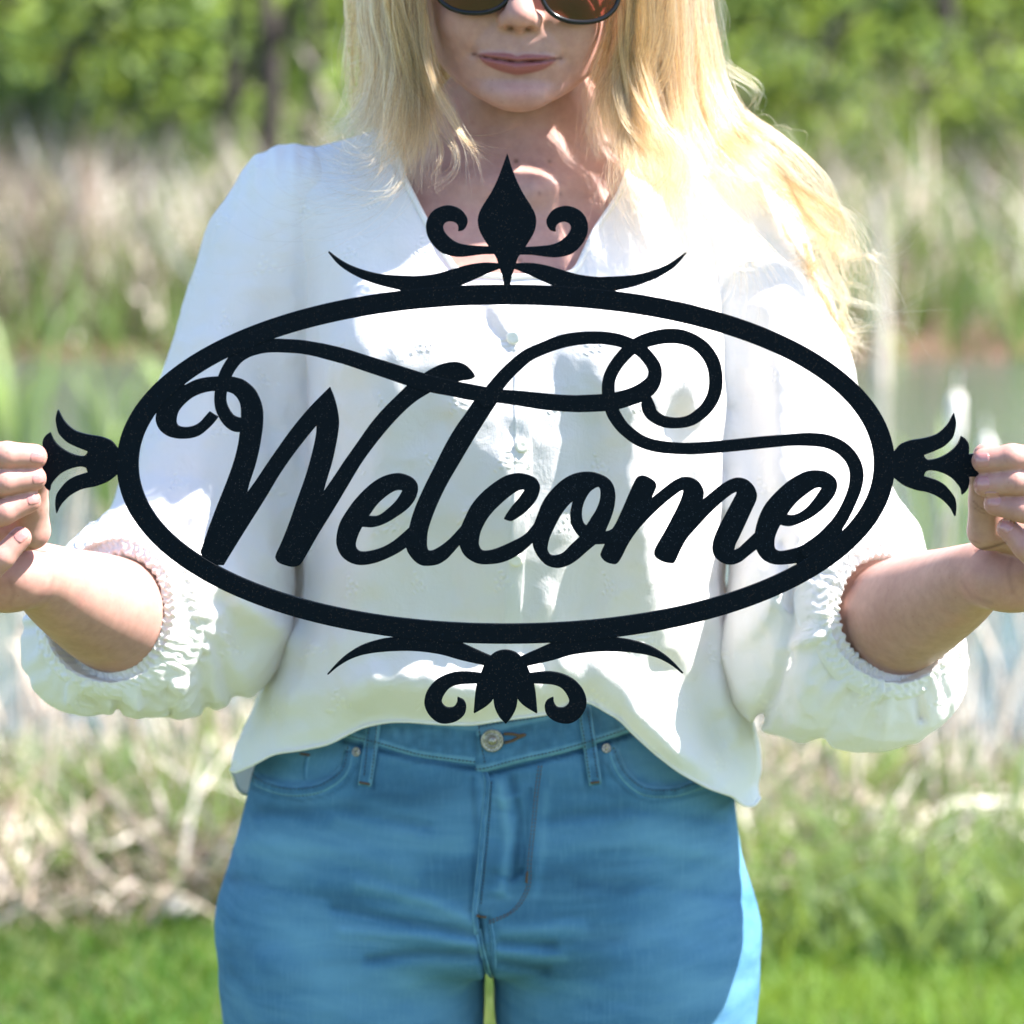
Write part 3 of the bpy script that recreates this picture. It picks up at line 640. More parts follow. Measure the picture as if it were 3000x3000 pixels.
mp = nd(nt, 'ShaderNodeMapping'); mp.inputs['Scale'].default_value = (90, 90, 14); nt.links.new(vec, mp.inputs[0]); slub = noise_n(nt, 9, 3, 0.6, vec=mp.outputs[0])
h_ = M('ADD', M('ADD', M('MULTIPLY', flw, 0.5), M('MULTIPLY', weave.outputs[0], 0.12)), M('ADD', M('MULTIPLY', crease.outputs[0], 0.8), M('MULTIPLY', slub.outputs[0], 0.12)))
nb_ = bump(nt, h_, 0.8, 0.0016, b)
nt.links.new(mixc(nt, flw, (0.82, 0.80, 0.80), (0.90, 0.88, 0.85)), b.inputs['Base Color'])
tr = nd(nt, 'ShaderNodeBsdfTranslucent'); tr.inputs['Color'].default_value = (0.80, 0.77, 0.72, 1); nt.links.new(nb_, tr.inputs['Normal'])
mx = nd(nt, 'ShaderNodeMixShader'); mx.inputs[0].default_value = 0.28
nt.links.new(b.outputs[0], mx.inputs[1]); nt.links.new(tr.outputs[0], mx.inputs[2]); nt.links.new(mx.outputs[0], nt.nodes['Material Output'].inputs['Surface'])

def make_part(name, fn, lo, hi, h, mat, parent, clip=None, it=2, w=.5):
    V, Q = nets(fn, lo, hi, h, B=8)
    V = relax(V, Q, it, w)
    if clip is not None: V, Q, _ = clip_mesh(V, Q, clip(V))
    me = mesh_np(name, V, Q); return link(name, me, mat, parent)
blouse = make_part('blouse', blouse_sdf, (xpx(560), -.20, zpx(2480)), (xpx(2330), .175, zpx(300)), .0022, m_cloth, person, blouse_clip)
blouse['label'] = 'loose white embroidered cotton blouse with an open V neck'
# ---- sleeves
SL = {-1: dict(top=J([(868,618,.010,.052),(800,760,.005,.050),(742,930,0,.050),(697,1100,-.005,.0525),(660,1280,-.012,.058),(632,1450,-.02,.066),(585,1640,-.035,.078)]),
      puff=(W(425, 1805, -.095), np.array([.084, .066, .075])), extra=J([(240,1925,-.110,.0385),(600,1850,-.055,.060)]), ring=(W(300, 1785, -.160), np.array([-.38, -.90, .19]))),
      1: dict(top=J([(2125,625,.010,.054),(2175,760,.005,.047),(2228,930,0,.050),(2283,1100,-.005,.0535),(2325,1280,-.012,.0525),(2345,1450,-.02,.060),(2410,1640,-.035,.078)]),
      puff=(W(2505, 1875, -.095), np.array([.078, .066, .084])), extra=J([(2650,1990,-.110,.0400),(2330,1930,-.055,.058)]), ring=(W(2652, 1788, -.160), np.array([.38, -.90, .19])))}
for s_ in (-1, 1):
    n_ = SL[s_]['ring'][1]; n_ = n_ / np.linalg.norm(n_); e1 = np.cross(n_, [0, 0, 1.0]); e1 /= np.linalg.norm(e1); e2 = np.cross(e1, n_)
    if e2[2] < 0: e2 = -e2
    SL[s_]['frame'] = (SL[s_]['ring'][0], n_, e1, e2)
RING_R = .0418; RX = .93
SFOLD = {-1: [([(900,560),(885,800),(900,1050),(930,1250)], -1.5, 26), ([(640,1000),(600,1250),(560,1500)], 2.5, 45), ([(780,900),(770,1200),(800,1450)], -3, 45),
              ([(560,1560),(640,1700),(700,1900)], -4, 40), ([(470,1680),(560,1850),(600,2060)], -5, 30), ([(560,1600),(700,1750),(820,1840)], 6, 40), ([(330,2010),(345,2080)], -4, 14), ([(400,2010),(400,2090)], 4, 16), ([(480,1990),(500,2080)], -4, 16), ([(250,2000),(200,2060)], 3, 20), ([(640,1900),(660,2000),(700,2060)], -5, 25)],
         1: [([(2250,900),(2290,1150),(2300,1400)], 2.5, 45), ([(2180,1000),(2200,1300),(2260,1550)], -3, 45),
              ([(2300,1600),(2330,1800),(2290,2000),(2230,2100)], -7, 24), ([(2350,1560),(2260,1750),(2200,1850)], 5, 35), ([(2420,1800),(2380,1950),(2330,2120)], 4, 30), ([(2500,2010),(2440,2120),(2400,2180)], -3, 24), ([(2600,2030),(2590,2120)], 3, 22), ([(2680,2010),(2700,2100)], -5, 16), ([(2400,1850),(2300,1900)], 2, 20), ([(2440,1760),(2330,1780)], -2, 20)]}
def sleeve_sdf(P, s):
    S = SL[s]; d = chain(P, S['top'], .02)
    d = smin(d, ellip(P, S['puff'][0], S['puff'][1]), .035)
    for c_, r_ in S['extra']: d = smin(d, np.linalg.norm(P - c_, axis=1) - r_, .03)
    zt = P[:, 2]; lt, rt = b_l(zt), b_r(zt); tor = loft(P[:, 0] - (lt + rt) / 2, P[:, 1], zt, (rt - lt) / 2, b_f(zt), b_b(zt), 0.0, 2.7, 2.3); tor = smax(tor, zt - zpx(720), .03)
    d = smin(d, tor + .016 + .05 * np.clip((zpx(1500) - zt) / .1, 0, 1), .045)
    m = np.abs(d) < .03
    if m.any():
        Q = P[m]; U = np.stack(PX(Q), 1); C_, n_, e1, e2 = S['frame']; q = Q - C_; a, bb_ = q @ e1, q @ e2
        phi = np.arctan2(bb_, a); rr_ = np.hypot(a, bb_); hh = q @ n_
        g = np.clip((rr_ - .030) / .02, 0, 1) * np.exp(-np.clip(rr_ - .06, 0, 1) / .028) * (hh > -.06) * np.clip((Q[:, 1] + .02) / -.08, 0, 1)
        n1 = vnoise(np.stack([np.cos(phi) * 3, np.sin(phi) * 3, rr_ * 30], 1) + 5 * s, 1.0)
        gath = .0024 * np.sin(phi * 19 + 2.2 * n1 + 1.5 * s) * (.55 + .45 * vnoise(np.stack([np.cos(phi), np.sin(phi), rr_ * 0], 1) + 9, 4.0)) + .0014 * np.sin(phi * 31 + 3 * n1)
        ax = Q * np.array([1, 1, .30]); puffy = np.clip((zpx(1450) - Q[:, 2]) / .08, 0, 1)
        A_ = Q + .010 * np.stack([vnoise(Q + 1, 16), vnoise(Q + 2, 16), vnoise(Q + 5, 16)], 1); nz = (.0024 + .0018 * puffy) * vnoise(A_ * np.array([1, 1, .30]) + 2 * s, 32) + .0014 * vnoise(A_ * np.array([1, 1, .5]) + 4, 60) - (.0014 + .0026 * puffy) * np.abs(vnoise(A_ * np.array([1, 1, .6]) + 13, 38)) ** .7 + .0008 * vnoise(A_ + 1, 110)
        f = 0
        for line, A, w in SFOLD[s]: f = f + A * gline(U, line, w)
        top = gline(U, [(860, 470), (760, 500)] if s < 0 else [(2110, 470), (2220, 520)], 60) * .0012 * np.sin(U[:, 0] / 9.0)     # gathers at the shoulder seam
        d[m] -= g * gath + nz + np.clip((.02 - Q[:, 1]) / .05, 0, 1) * f * .00125 + top
    return d
def sleeve_clip(V, s):
    C_, n_, e1, e2 = SL[s]['frame']; q = V - C_; rr_ = np.hypot((q @ e1) / RX, q @ e2); hh = q @ n_
    hole = np.where((hh > -.05), (RING_R + .010) - rr_, -.02)
    # trim what lies deep inside the torso
    z = V[:, 2]; l, r = b_l(z), b_r(z)
    ins = loft(V[:, 0] - (l + r) / 2, V[:, 1], z, (r - l) / 2, b_f(z), b_b(z), 0.0, 2.7, 2.3)
    ins = np.where(z > zpx(560), torso_sdf(V), ins)
    return np.maximum(hole, -ins - .008)
m_cuff = m_cloth.copy(); m_cuff.name = 'shirred_cotton'; cb = m_cuff.node_tree.nodes['Principled BSDF']; cb.inputs['Sheen Weight'].default_value = 0; cb.inputs['Specular IOR Level'].default_value = .05; [setattr(n_.inputs['Strength'], 'default_value', .25) for n_ in m_cuff.node_tree.nodes if n_.type == 'BUMP']
for s_ in (-1, 1):
    S = SL[s_]
    ps = np.array([c_ for c_, r_ in S['top']] + [S['puff'][0]] + [c_ for c_, r_ in S['extra']]); lo, hi = ps.min(0) - .10, ps.max(0) + .10
    sl = make_part('sleeve', lambda P: sleeve_sdf(P, s_), lo, hi, .0019, m_cloth, blouse, lambda V: sleeve_clip(V, s_), it=1)
    sl['label'] = 'puffed white sleeve gathered at a shirred cuff'
    # shirred cuff: a smocked band round the opening, lying on the puff, with a frilled inner edge
    bm_v = [v.co.copy() for v in sl.data.vertices]; tree = BVHTree.FromPolygons(bm_v, [tuple(p.vertices) for p in sl.data.polygons])
    C_, n_, e1, e2 = S['frame']; NU, NV = 520, 46
    U_, T_ = np.meshgrid(np.linspace(0, 2 * math.pi, NU, endpoint=False), np.linspace(0, 1, NV), indexing='ij')
    n1 = vnoise(np.stack([np.cos(U_).ravel() * 2, np.sin(U_).ravel() * 2, T_.ravel() * 0], 1) + 3 * s_, 3.0).reshape(U_.shape)
    edge = .0009 * np.sin(U_ * 40 + 2.5 * n1) + .0010 * vnoise(np.stack([np.cos(U_).ravel(), np.sin(U_).ravel(), U_.ravel() * 0], 1), 14.0).reshape(U_.shape)
    rad = RING_R - .0012 + T_ * .0245 + edge * (1 - T_) ** 1.5
    base = C_ + (np.cos(U_) * rad * RX)[..., None] * e1 + (np.sin(U_) * rad)[..., None] * e2
    hgt = np.zeros(U_.shape)
    for i in range(0, NU, 4):
        for j in range(NV):
            jj = max(j, 17)
            o_ = C_ + math.cos(U_[i, 0]) * rad[i, jj] * RX * e1 + math.sin(U_[i, 0]) * rad[i, jj] * e2
            h_ = tree.ray_cast(Vector(o_ + n_ * .12), Vector(-n_), .22)
            hgt[i, j] = (.12 - h_[3]) if h_[0] is not None else np.nan
    g = hgt[::4]; bad = np.isnan(g); g[bad] = np.nanmedian(g)
    k = 7; gp = np.pad(g, ((k, k), (0, 0)), mode='wrap'); g = np.stack([gp[i:i + len(g)] for i in range(2 * k + 1)]).mean(0)
    g = np.pad(g, ((0, 1), (0, 0)), mode='wrap'); ii = np.arange(NU) / 4.0; i0 = ii.astype(int); f_ = (ii - i0)[:, None]; hgt = g[i0] * (1 - f_) + g[i0 + 1] * f_
    hgt = hgt + .0030 * (1 - T_) * np.clip((1 - T_) * 2, 0, 1) - .004 * T_ ** 3 * 0
    cell = np.sin(U_ * 52 + 2.2 * n1 + 1.2 * np.sin(T_ * 21)) * (.35 + .65 * np.abs(np.sin(T_ * math.pi * 4.0 + .5 * n1)))
    pn = np.stack([np.cos(U_).ravel() * .05, np.sin(U_).ravel() * .05, T_.ravel() * .025], 1)
    lump = vnoise(pn, 330).reshape(U_.shape)
    sm = (.0008 * cell + .0010 * lump) * np.clip(T_ / .12, 0, 1) * np.clip((1 - T_) / .12, 0, 1)
    frill = .0009 * np.sin(U_ * 58 + 3 * n1) * np.exp(-T_ / .10)
    hgt = hgt + .0022 * np.clip(T_ / .06, 0, 1) * np.clip((1 - T_) / .10, 0, 1) + sm + frill
    Vc = base + hgt[..., None] * n_
    # tuck the inner edge back into the opening so that no gap shows
    inner_ring = (C_ + (np.cos(U_[:, 0]) * (RING_R - .0035) * RX)[:, None] * e1 + (np.sin(U_[:, 0]) * (RING_R - .0035))[:, None] * e2)[:, None] + ((hgt[:, :1] - .010))[..., None] * n_
    Vall = np.concatenate([inner_ring, Vc], 1).reshape(-1, 3); NW = NV + 1
    I, Jx = np.meshgrid(np.arange(NU), np.arange(NW - 1), indexing='ij'); a = I * NW + Jx; b2 = ((I + 1) % NU) * NW + Jx
    Qc = np.stack([a, b2, b2 + 1, a + 1], -1).reshape(-1, 4)
    if s_ < 0 or True:
        pass
    me = mesh_np('cuff', Vall, Qc); cf = link('cuff', me, m_cuff, blouse)
    cf['label'] = 'shirred cuff with a frilled edge round the forearm'
# neckline and hem edging following the cut edges of the cloth
def boundary_loops(me):
    from collections import defaultdict
    ne = len(me.edges); cnt = np.zeros(ne, int); le = np.empty(len(me.loops), np.int32); me.loops.foreach_get('edge_index', le); np.add.at(cnt, le, 1)
    ev = np.empty(ne * 2, np.int32); me.edges.foreach_get('vertices', ev); ev = ev.reshape(-1, 2)[cnt == 1]
    adj = defaultdict(list)
    for a, b_ in ev: adj[a].append(b_); adj[b_].append(a)
    loops = []; seen = set()
    for st in list(adj):
        if st in seen: continue
        L = [st]; seen.add(st); cur = st
        while True:
            nx = [q for q in adj[cur] if q not in seen]
            if not nx: break
            cur = nx[0]; seen.add(cur); L.append(cur)
        loops.append(L)
    co = np.empty(len(me.vertices) * 3, np.float32); me.vertices.foreach_get('co', co); co = co.reshape(-1, 3).astype(float)
    return [co[L] for L in loops if len(L) > 60]
def tube(pts, r, closed=False, k=8, flat=None):
    P = np.asarray(pts, float); n = len(P)
    T = np.roll(P, -1, 0) - np.roll(P, 1, 0) if closed else np.gradient(P, axis=0)
    T /= np.linalg.norm(T, axis=1)[:, None] + 1e-12
    up = np.array([0, -1.0, 0.02]); A = np.cross(T, up); A /= np.linalg.norm(A, axis=1)[:, None] + 1e-9; Bn = np.cross(A, T)
    rr_ = np.broadcast_to(np.asarray(r, float), (n,)); th = np.arange(k) * 2 * math.pi / k
    V = P[:, None] + rr_[:, None, None] * (np.cos(th)[None, :, None] * A[:, None] * (flat or 1) + np.sin(th)[None, :, None] * Bn[:, None])
    m = n if closed else n - 1
    I, K = np.meshgrid(np.arange(m), np.arange(k), indexing='ij'); a = I * k + K; b_ = ((I + 1) % n) * k + K; c_ = ((I + 1) % n) * k + (K + 1) % k; d_ = I * k + (K + 1) % k
    return V.reshape(-1, 3), np.stack([a, b_, c_, d_], -1).reshape(-1, 4)
def smooth_line(P, it=12, closed=True):
    for _ in range(it):
        Q = P * .5 + .25 * (np.roll(P, 1, 0) + np.roll(P, -1, 0))
        if not closed: Q[0], Q[-1] = P[0], P[-1]
        P = Q
    return P
for L in boundary_loops(blouse.data):
    L = smooth_line(L, 20); zc_ = L[:, 2].mean(); isneck = zc_ > zpx(1000)
    V, Q = tube(L, .0022 if isneck else .0013, True, 8, 1.0)
    e_ = link('neckline' if isneck else 'hem', mesh_np('edging', V, Q), m_cloth, blouse)
# ================================================================== JEANS
JR = [(1960,920,2040,-.104,.108),(2040,835,2110,-.110,.118),(2150,765,2152,-.114,.126),(2240,738,2156,-.116,.135),(2330,716,2162,-.117,.142),(2420,690,2170,-.118,.146),(2500,665,2182,-.118,.147),(2620,630,2218,-.116,.143),(2700,618,2238,-.114,.138),(2780,612,2250,-.111,.132),(2860,612,2248,-.108,.126),(3000,622,2234,-.104,.118)]
j_l = interp([zpx(r[0]) for r in JR], [xpx(r[1]) for r in JR]); j_r = interp([zpx(r[0]) for r in JR], [xpx(r[2]) for r in JR])
j_f = rowz(JR, 3); j_b = rowz(JR, 4)
zl = [zpx(2600), zpx(2750), zpx(2860), zpx(3000), .62, .50, .46, .30, .12, .07]
LEG = {-1: (interp(zl, [xpx(1030), xpx(1022), xpx(1020), xpx(1026), -.112, -.105, -.103, -.102, -.098, -.098]), interp(zl, [.102,.105,.1055,.103,.088,.068,.064,.060,.046,.044])),
       1: (interp(zl, [xpx(1830), xpx(1838), xpx(1843), xpx(1840), .104, .098, .096, .095, .092, .092]), interp(zl, [.102,.105,.1055,.103,.088,.068,.064,.060,.046,.044]))}
JF = [ # whiskers and creases: (polyline px, amp mm, width px)
 ([(1390,2740),(1200,2700),(980,2660)], -1.8, 16), ([(1385,2700),(1250,2640),(1050,2590)], 1.6, 18), ([(1400,2800),(1250,2790),(1080,2810)], -2.0, 16), ([(1400,2770),(1220,2745),(1000,2730)], 1.4, 16),
 ([(1470,2760),(1620,2772)], -1.8, 16), ([(1600,2770),(1820,2752)], -.8, 24), ([(1480,2730),(1700,2718)], 1.3, 20), ([(1470,2820),(1600,2845)], -1.8, 17), ([(1600,2845),(1760,2862)], -.7, 26), ([(1460,2790),(1650,2805)], 1.2, 14),
 ([(760,2380),(1000,2370),(1250,2420)], -1.2, 22), ([(700,2470),(950,2480),(1200,2560)], 1.2, 30), ([(680,2570),(900,2620),(1150,2640)], -1.0, 22),
 ([(1600,2400),(1850,2370),(2120,2410)], -1.2, 22), ([(1600,2480),(1900,2460),(2180,2520)], 1.2, 30), ([(1700,2590),(1950,2600),(2200,2640)], -1.0, 24),
 ([(1465,2300),(1490,2450),(1470,2600)], 2.2, 14), ([(1500,2280),(1525,2400),(1510,2560)], -2.0, 12), ([(1450,2560),(1500,2580),(1530,2550)], -1.2, 8), ([(1450,2610),(1490,2625)], 1.2, 8), ([(1445,2330),(1480,2345),(1520,2330)], 1.2, 8), ([(1448,2370),(1500,2380)], -1.2, 8),
 ([(1403,2690),(1412,2780),(1430,2870)], -5, 10), ([(1432,2690),(1442,2780),(1442,2870)], -2.0, 8),
 ([(1000,2170),(1120,2198),(1390,2248)], -2.4, 8), ([(1422,2268),(1510,2246),(1750,2182),(1860,2146)], -2.4, 8)]
POCK_L = [(1019,2181),(1004,2243),(962,2280),(911,2300),(833,2302),(755,2276),(730,2245)]
POCK_R = [(1799,2181),(1818,2233),(1849,2274),(1895,2303),(1973,2307),(2025,2292),(2110,2262),(2160,2225)]
def jeans_sdf(P):
    z = P[:, 2]; l, r = j_l(z), j_r(z)
    dp = loft(P[:, 0] - (l + r) / 2, P[:, 1], z, (r - l) / 2, j_f(z), j_b(z), 0.0, 2.35, 2.2)
    dp = smax(dp, zpx(2790) - z, .05)
    d = None
    for s in (-1, 1):
        cx, a = LEG[s]; aa = a(z); e = loft(P[:, 0] - cx(z), P[:, 1], z, aa, -aa * .98 - np.clip((z - .6), 0, 1) * .02, aa * 1.08, 0.0, 2.1, 2.1)
        e = smax(e, z - zpx(2560), .06); d = e if d is None else smin(d, e, .006)
    d = smin(dp, d, .018)
    # seat: two rounded cheeks behind
    for s in (-1, 1): d = smin(d, ellip(P, np.array([XC + s * .082, .085, zpx(2560)]), np.array([.092, .082, .10])), .04)
    m = (np.abs(d) < .02) & (z > .60)
    if m.any():
        Q = P[m]; U = np.stack(PX(Q), 1); fr = np.clip((-.01 - Q[:, 1]) / .03, 0, 1); f = 0
        for line, A, w in JF: f = f + A * gline(U, line, w)
        nz = .0007 * vnoise(Q * np.array([.5, 1, 1.0]) + 2, 45) + .0004 * vnoise(Q * np.array([.45, 1, 1.3]), 110)
        for pk, sgn in ((POCK_L, -1), (POCK_R, 1)):
            poly = np.array(pk + [(pk[-1][0], 2060), (pk[0][0], 2060)], float); f = f - 3.4 * np.clip(-sdf_poly(U[:, 0], U[:, 1], poly) / 5, 0, 1) * (U[:, 1] < 2330)
        d[m] -= fr * f * .001 + nz
    return np.maximum(np.maximum(d, z - zpx(1985)), .07 - z)
m_den, nt, b = mat_new('washed_denim'); vec = objvec(nt)
b.inputs['Roughness'].default_value = 0.9; b.inputs['Specular IOR Level'].default_value = 0.12
sep = nd(nt, 'ShaderNodeSeparateXYZ'); nt.links.new(vec, sep.inputs[0])
M = lambda op, a, b_=None: (lambda n: ([nt.links.new(v, n.inputs[i]) if not isinstance(v, (int, float)) else setattr(n.inputs[i], 'default_value', v) for i, v in enumerate((a, b_)) if v is not None], n.outputs[0])[1])(nd(nt, 'ShaderNodeMath', operation=op))
jit = noise_n(nt, 420, 2, vec=vec)
tw = M('ADD', M('SUBTRACT', M('MULTIPLY', sep.outputs[0], 3000.0), M('MULTIPLY', sep.outputs[2], 4600.0)), M('MULTIPLY', jit.outputs[0], 3.4))
twill = M('ADD', M('MULTIPLY', M('SINE', tw), 0.5), 0.5)
mpz = nd(nt, 'ShaderNodeMapping'); mpz.inputs['Scale'].default_value = (1.0, 1.0, 3.4); nt.links.new(vec, mpz.inputs[0])
cl = noise_n(nt, 7, 5, 0.62, vec=mpz.outputs[0], dist=0.6); mpv = nd(nt, 'ShaderNodeMapping'); mpv.inputs['Scale'].default_value = (1.0, 1.0, 0.10); nt.links.new(vec, mpv.inputs[0]); slubs = noise_n(nt, 520, 2, 0.6, vec=mpv.outputs[0])
wat = nd(nt, 'ShaderNodeAttribute', attribute_name='wear_shade').outputs['Fac']
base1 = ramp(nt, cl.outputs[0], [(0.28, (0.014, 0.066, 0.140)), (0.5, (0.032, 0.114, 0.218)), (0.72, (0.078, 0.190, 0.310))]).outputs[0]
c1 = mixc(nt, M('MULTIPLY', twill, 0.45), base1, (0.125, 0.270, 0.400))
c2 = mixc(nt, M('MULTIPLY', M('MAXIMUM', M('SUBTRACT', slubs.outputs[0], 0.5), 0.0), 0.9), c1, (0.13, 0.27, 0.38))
c3 = mixc(nt, M('MAXIMUM', M('MULTIPLY', wat, 0.55), 0.0), c2, (0.17, 0.36, 0.48)); c4 = mixc(nt, M('MAXIMUM', M('MULTIPLY', wat, -0.75), 0.0), c3, (0.003, 0.020, 0.048)); nt.links.new(c4, b.inputs['Base Color'])  # light: abrasion; dark: unfaded folds plus shade painted beside seams and loops
hh = M('ADD', M('MULTIPLY', twill, 0.5), M('MULTIPLY', slubs.outputs[0], 0.5)); bump(nt, hh, 0.6, 0.0006, b)
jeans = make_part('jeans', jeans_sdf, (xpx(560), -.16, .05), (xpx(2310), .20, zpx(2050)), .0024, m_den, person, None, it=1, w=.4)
jeans['label'] = 'washed blue denim jeans'
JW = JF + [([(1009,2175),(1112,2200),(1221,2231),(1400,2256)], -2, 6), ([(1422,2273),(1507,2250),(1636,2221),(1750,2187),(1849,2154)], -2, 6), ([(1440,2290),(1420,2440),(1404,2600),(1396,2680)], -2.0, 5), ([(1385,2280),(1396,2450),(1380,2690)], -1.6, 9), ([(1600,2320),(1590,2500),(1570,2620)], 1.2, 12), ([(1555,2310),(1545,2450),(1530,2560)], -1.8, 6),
 ([(1045,2245),(1004,2303),(962,2329),(885,2344),(807,2334),(740,2308)], -1.6, 5), ([(1776,2236),(1797,2277),(1833,2313),(1869,2339),(1921,2350),(1999,2342),(2076,2321)], -1.6, 5), ([(1019,2190),(1004,2250),(962,2286),(911,2306),(833,2308),(755,2284)], 2.2, 5), ([(1799,2190),(1818,2240),(1849,2281),(1895,2310),(1973,2314),(2040,2296)], 2.2, 5), ([(1409,2280),(1420,2400),(1402,2540),(1390,2680)], 1.6, 4), ([(1009,2152),(1112,2177),(1221,2208),(1390,2236)], 1.2, 4), ([(1422,2250),(1636,2198),(1849,2131)], 1.2, 4), ([(1118,2110),(1106,2200),(1092,2310)], -1.8, 5), ([(1068,2110),(1056,2200),(1044,2306)], -1.4, 5), ([(1690,2085),(1704,2200),(1720,2300)], -1.8, 5), ([(1741,2085),(1758,2200),(1770,2300)], -1.4, 5), ([(700,2900),(900,2850),(1200,2880)], 1.2, 40), ([(1700,2900),(1950,2880),(2150,2920)], 1.0, 50), ([(1000,2420),(1200,2500),(1350,2480)], 1.0, 40), ([(1050,2320),(1200,2340),(1350,2300)], -1.0, 30)]  # narrow negative lines along seams and belt loops paint contact shade
def wear_shade_attr(o):
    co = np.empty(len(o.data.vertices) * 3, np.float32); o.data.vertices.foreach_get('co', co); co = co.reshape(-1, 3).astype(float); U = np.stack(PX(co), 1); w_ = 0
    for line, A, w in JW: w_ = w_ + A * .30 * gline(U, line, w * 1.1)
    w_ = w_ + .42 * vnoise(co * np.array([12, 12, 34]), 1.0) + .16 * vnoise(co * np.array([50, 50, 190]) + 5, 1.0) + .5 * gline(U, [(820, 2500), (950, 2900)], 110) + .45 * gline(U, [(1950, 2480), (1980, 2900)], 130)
    add_attr(o.data, 'wear_shade', np.clip(w_, -1, 1) * (co[:, 1] < 0))
wear_shade_attr(jeans)
jv = [v.co.copy() for v in jeans.data.vertices]; jtree = BVHTree.FromPolygons(jv, [tuple(p.vertices) for p in jeans.data.polygons])
def proj(px, py, tree=None):
    o = Vector(CAM); w = W(px, py, 0.2); d = (Vector(w) - o).normalized(); h_ = (tree or jtree).ray_cast(o, d, 5)
    if h_[0] is None: return None, None
    n = h_[1]; n = n if n.dot(d) < 0 else -n
    return np.array(h_[0]), np.array(n)
def ribbon(name, line, hwid, height, mat, parent, tree=None, edge=.18, ncross=9, step=7, taper=None, closed_back=True):
    """raised band laid on the surface behind a line of photograph pixels"""
    L = catmull(np.array(line, float), 10); s = np.r_[0, np.cumsum(np.hypot(*np.diff(L, axis=0).T))]; n = max(int(s[-1] / step), 2)
    t = np.linspace(0, s[-1], n + 1); X = np.interp(t, s, L[:, 0]); Y = np.interp(t, s, L[:, 1]); tx, ty = np.gradient(X), np.gradient(Y); q = np.hypot(tx, ty); nx, ny = -ty / q, tx / q
    V = []; cr = np.linspace(-1, 1, ncross)
    prof = np.clip((1 - np.abs(cr)) / edge, 0, 1) ** .6
    for i in range(n + 1):
        hw_ = hwid if taper is None else hwid * np.interp(i / n, [0, 1], taper)
        for c_, p_ in zip(cr, prof):
            pt, nn = proj(X[i] + nx[i] * hw_ * c_, Y[i] + ny[i] * hw_ * c_, tree)
            if pt is None: pt, nn = (V[-1], np.array([0, -1.0, 0])) if V else (W(X[i], Y[i], -.11), np.array([0, -1.0, 0]))
            endc = 1.0 if 0 < i < n else 0.0
            V.append(pt + nn * (height * p_ * endc - .0004))
    V = np.array(V).reshape(n + 1, ncross, 3)
    if n > 6:   # iron out projection noise
        for _ in range(2): V[1:-1] = V[1:-1] * .5 + .25 * (V[:-2] + V[2:])
    I, K = np.meshgrid(np.arange(n), np.arange(ncross - 1), indexing='ij'); a = I * ncross + K
    Q = np.stack([a, a + 1, a + ncross + 1, a + ncross], -1).reshape(-1, 4)
    me_ = mesh_np(name, V.reshape(-1, 3), Q); wr = np.where(np.abs(cr) > .62, .75, -.15) if mat is m_den else np.zeros(ncross); add_attr(me_, 'wear_shade', np.clip(np.tile(wr, n + 1) + .3 * vnoise(V.reshape(-1, 3) + 1, 220), -1, 1)); return link(name, me_, mat, parent)
m_thread, nt, b = mat_new('thread'); b.inputs['Base Color'].default_value = (0.016, 0.018, 0.022, 1); b.inputs['Roughness'].default_value = 0.8
m_thread2, nt, b = mat_new('tan_thread'); b.inputs['Base Color'].default_value = (0.085, 0.048, 0.024, 1); b.inputs['Roughness'].default_value = 0.8
def stitches(line, parent, mat=None, r=.00042, pitch=11, fill=.68, lift=.0011, tree=None, name='stitching'):
    L = catmull(np.array(line, float), 8); s = np.r_[0, np.cumsum(np.hypot(*np.diff(L, axis=0).T))]; VV = []; QQ = []; k0 = 0
    for a in np.arange(0, s[-1] - pitch, pitch):
        pts = []
        for t in np.linspace(a, a + pitch * fill, 4):
            p_, n_ = proj(np.interp(t, s, L[:, 0]), np.interp(t, s, L[:, 1]), tree)
            if p_ is not None: pts.append(p_ + n_ * lift)
        if len(pts) < 4: continue
        V, Q = tube(pts, [r * .5, r, r, r * .5], k=5); VV.append(V); QQ.append(Q + k0); k0 += len(V)
    if VV:
        o = link(name, mesh_np(name, np.concatenate(VV), np.concatenate(QQ)), mat or m_thread, parent); return o
# waistband in two overlapping halves, belt loops, fly, pocket hems
band_low_L = [(915,2132),(1009,2161),(1112,2186),(1221,2217),(1320,2232),(1400,2242)]; band_low_R = [(1392,2262),(1422,2259),(1507,2236),(1636,2207),(1750,2173),(1849,2140),(1950,2108)]
wb1 = ribbon('waistband', [(x, y - 60) for x, y in band_low_L], 60, .0014, m_den, jeans, edge=.10, ncross=15)
wb2 = ribbon('waistband', [(x, y - 64) for x, y in band_low_R], 66, .0030, m_den, jeans, edge=.10, ncross=15)
for w_ in (wb1, wb2): w_['label'] = 'denim waistband half meeting at the button'
tv = []; tf = []
for o in (jeans, wb1, wb2):
    k0 = len(tv); tv += [v.co.copy() for v in o.data.vertices]; tf += [tuple(i + k0 for i in p.vertices) for p in o.data.polygons]
jtree2 = BVHTree.FromPolygons(tv, tf)
fly = ribbon('fly_edge', [(1418,2262),(1428,2300),(1416,2420),(1407,2523),(1396,2620),(1391,2680),(1398,2740)], 9, .0026, m_den, jeans, edge=.6, tree=jtree); fly['label'] = 'raised edge of the fly'
ribbon('seam', [(1400,2720),(1412,2780),(1428,2840),(1436,2870)], 9, .0018, m_den, jeans, edge=.6); ribbon('seam', [(1436,2700),(1446,2770),(1448,2850)], 7, .0014, m_den, jeans, edge=.6)
for pk in (POCK_L, POCK_R):
    ph = ribbon('pocket_hem', [(p[0] + (3 if pk is POCK_L else -3), p[1] + 14) for p in pk], 17, .0016, m_den, jeans, edge=.35); ph['label'] = 'stitched hem of a front pocket'
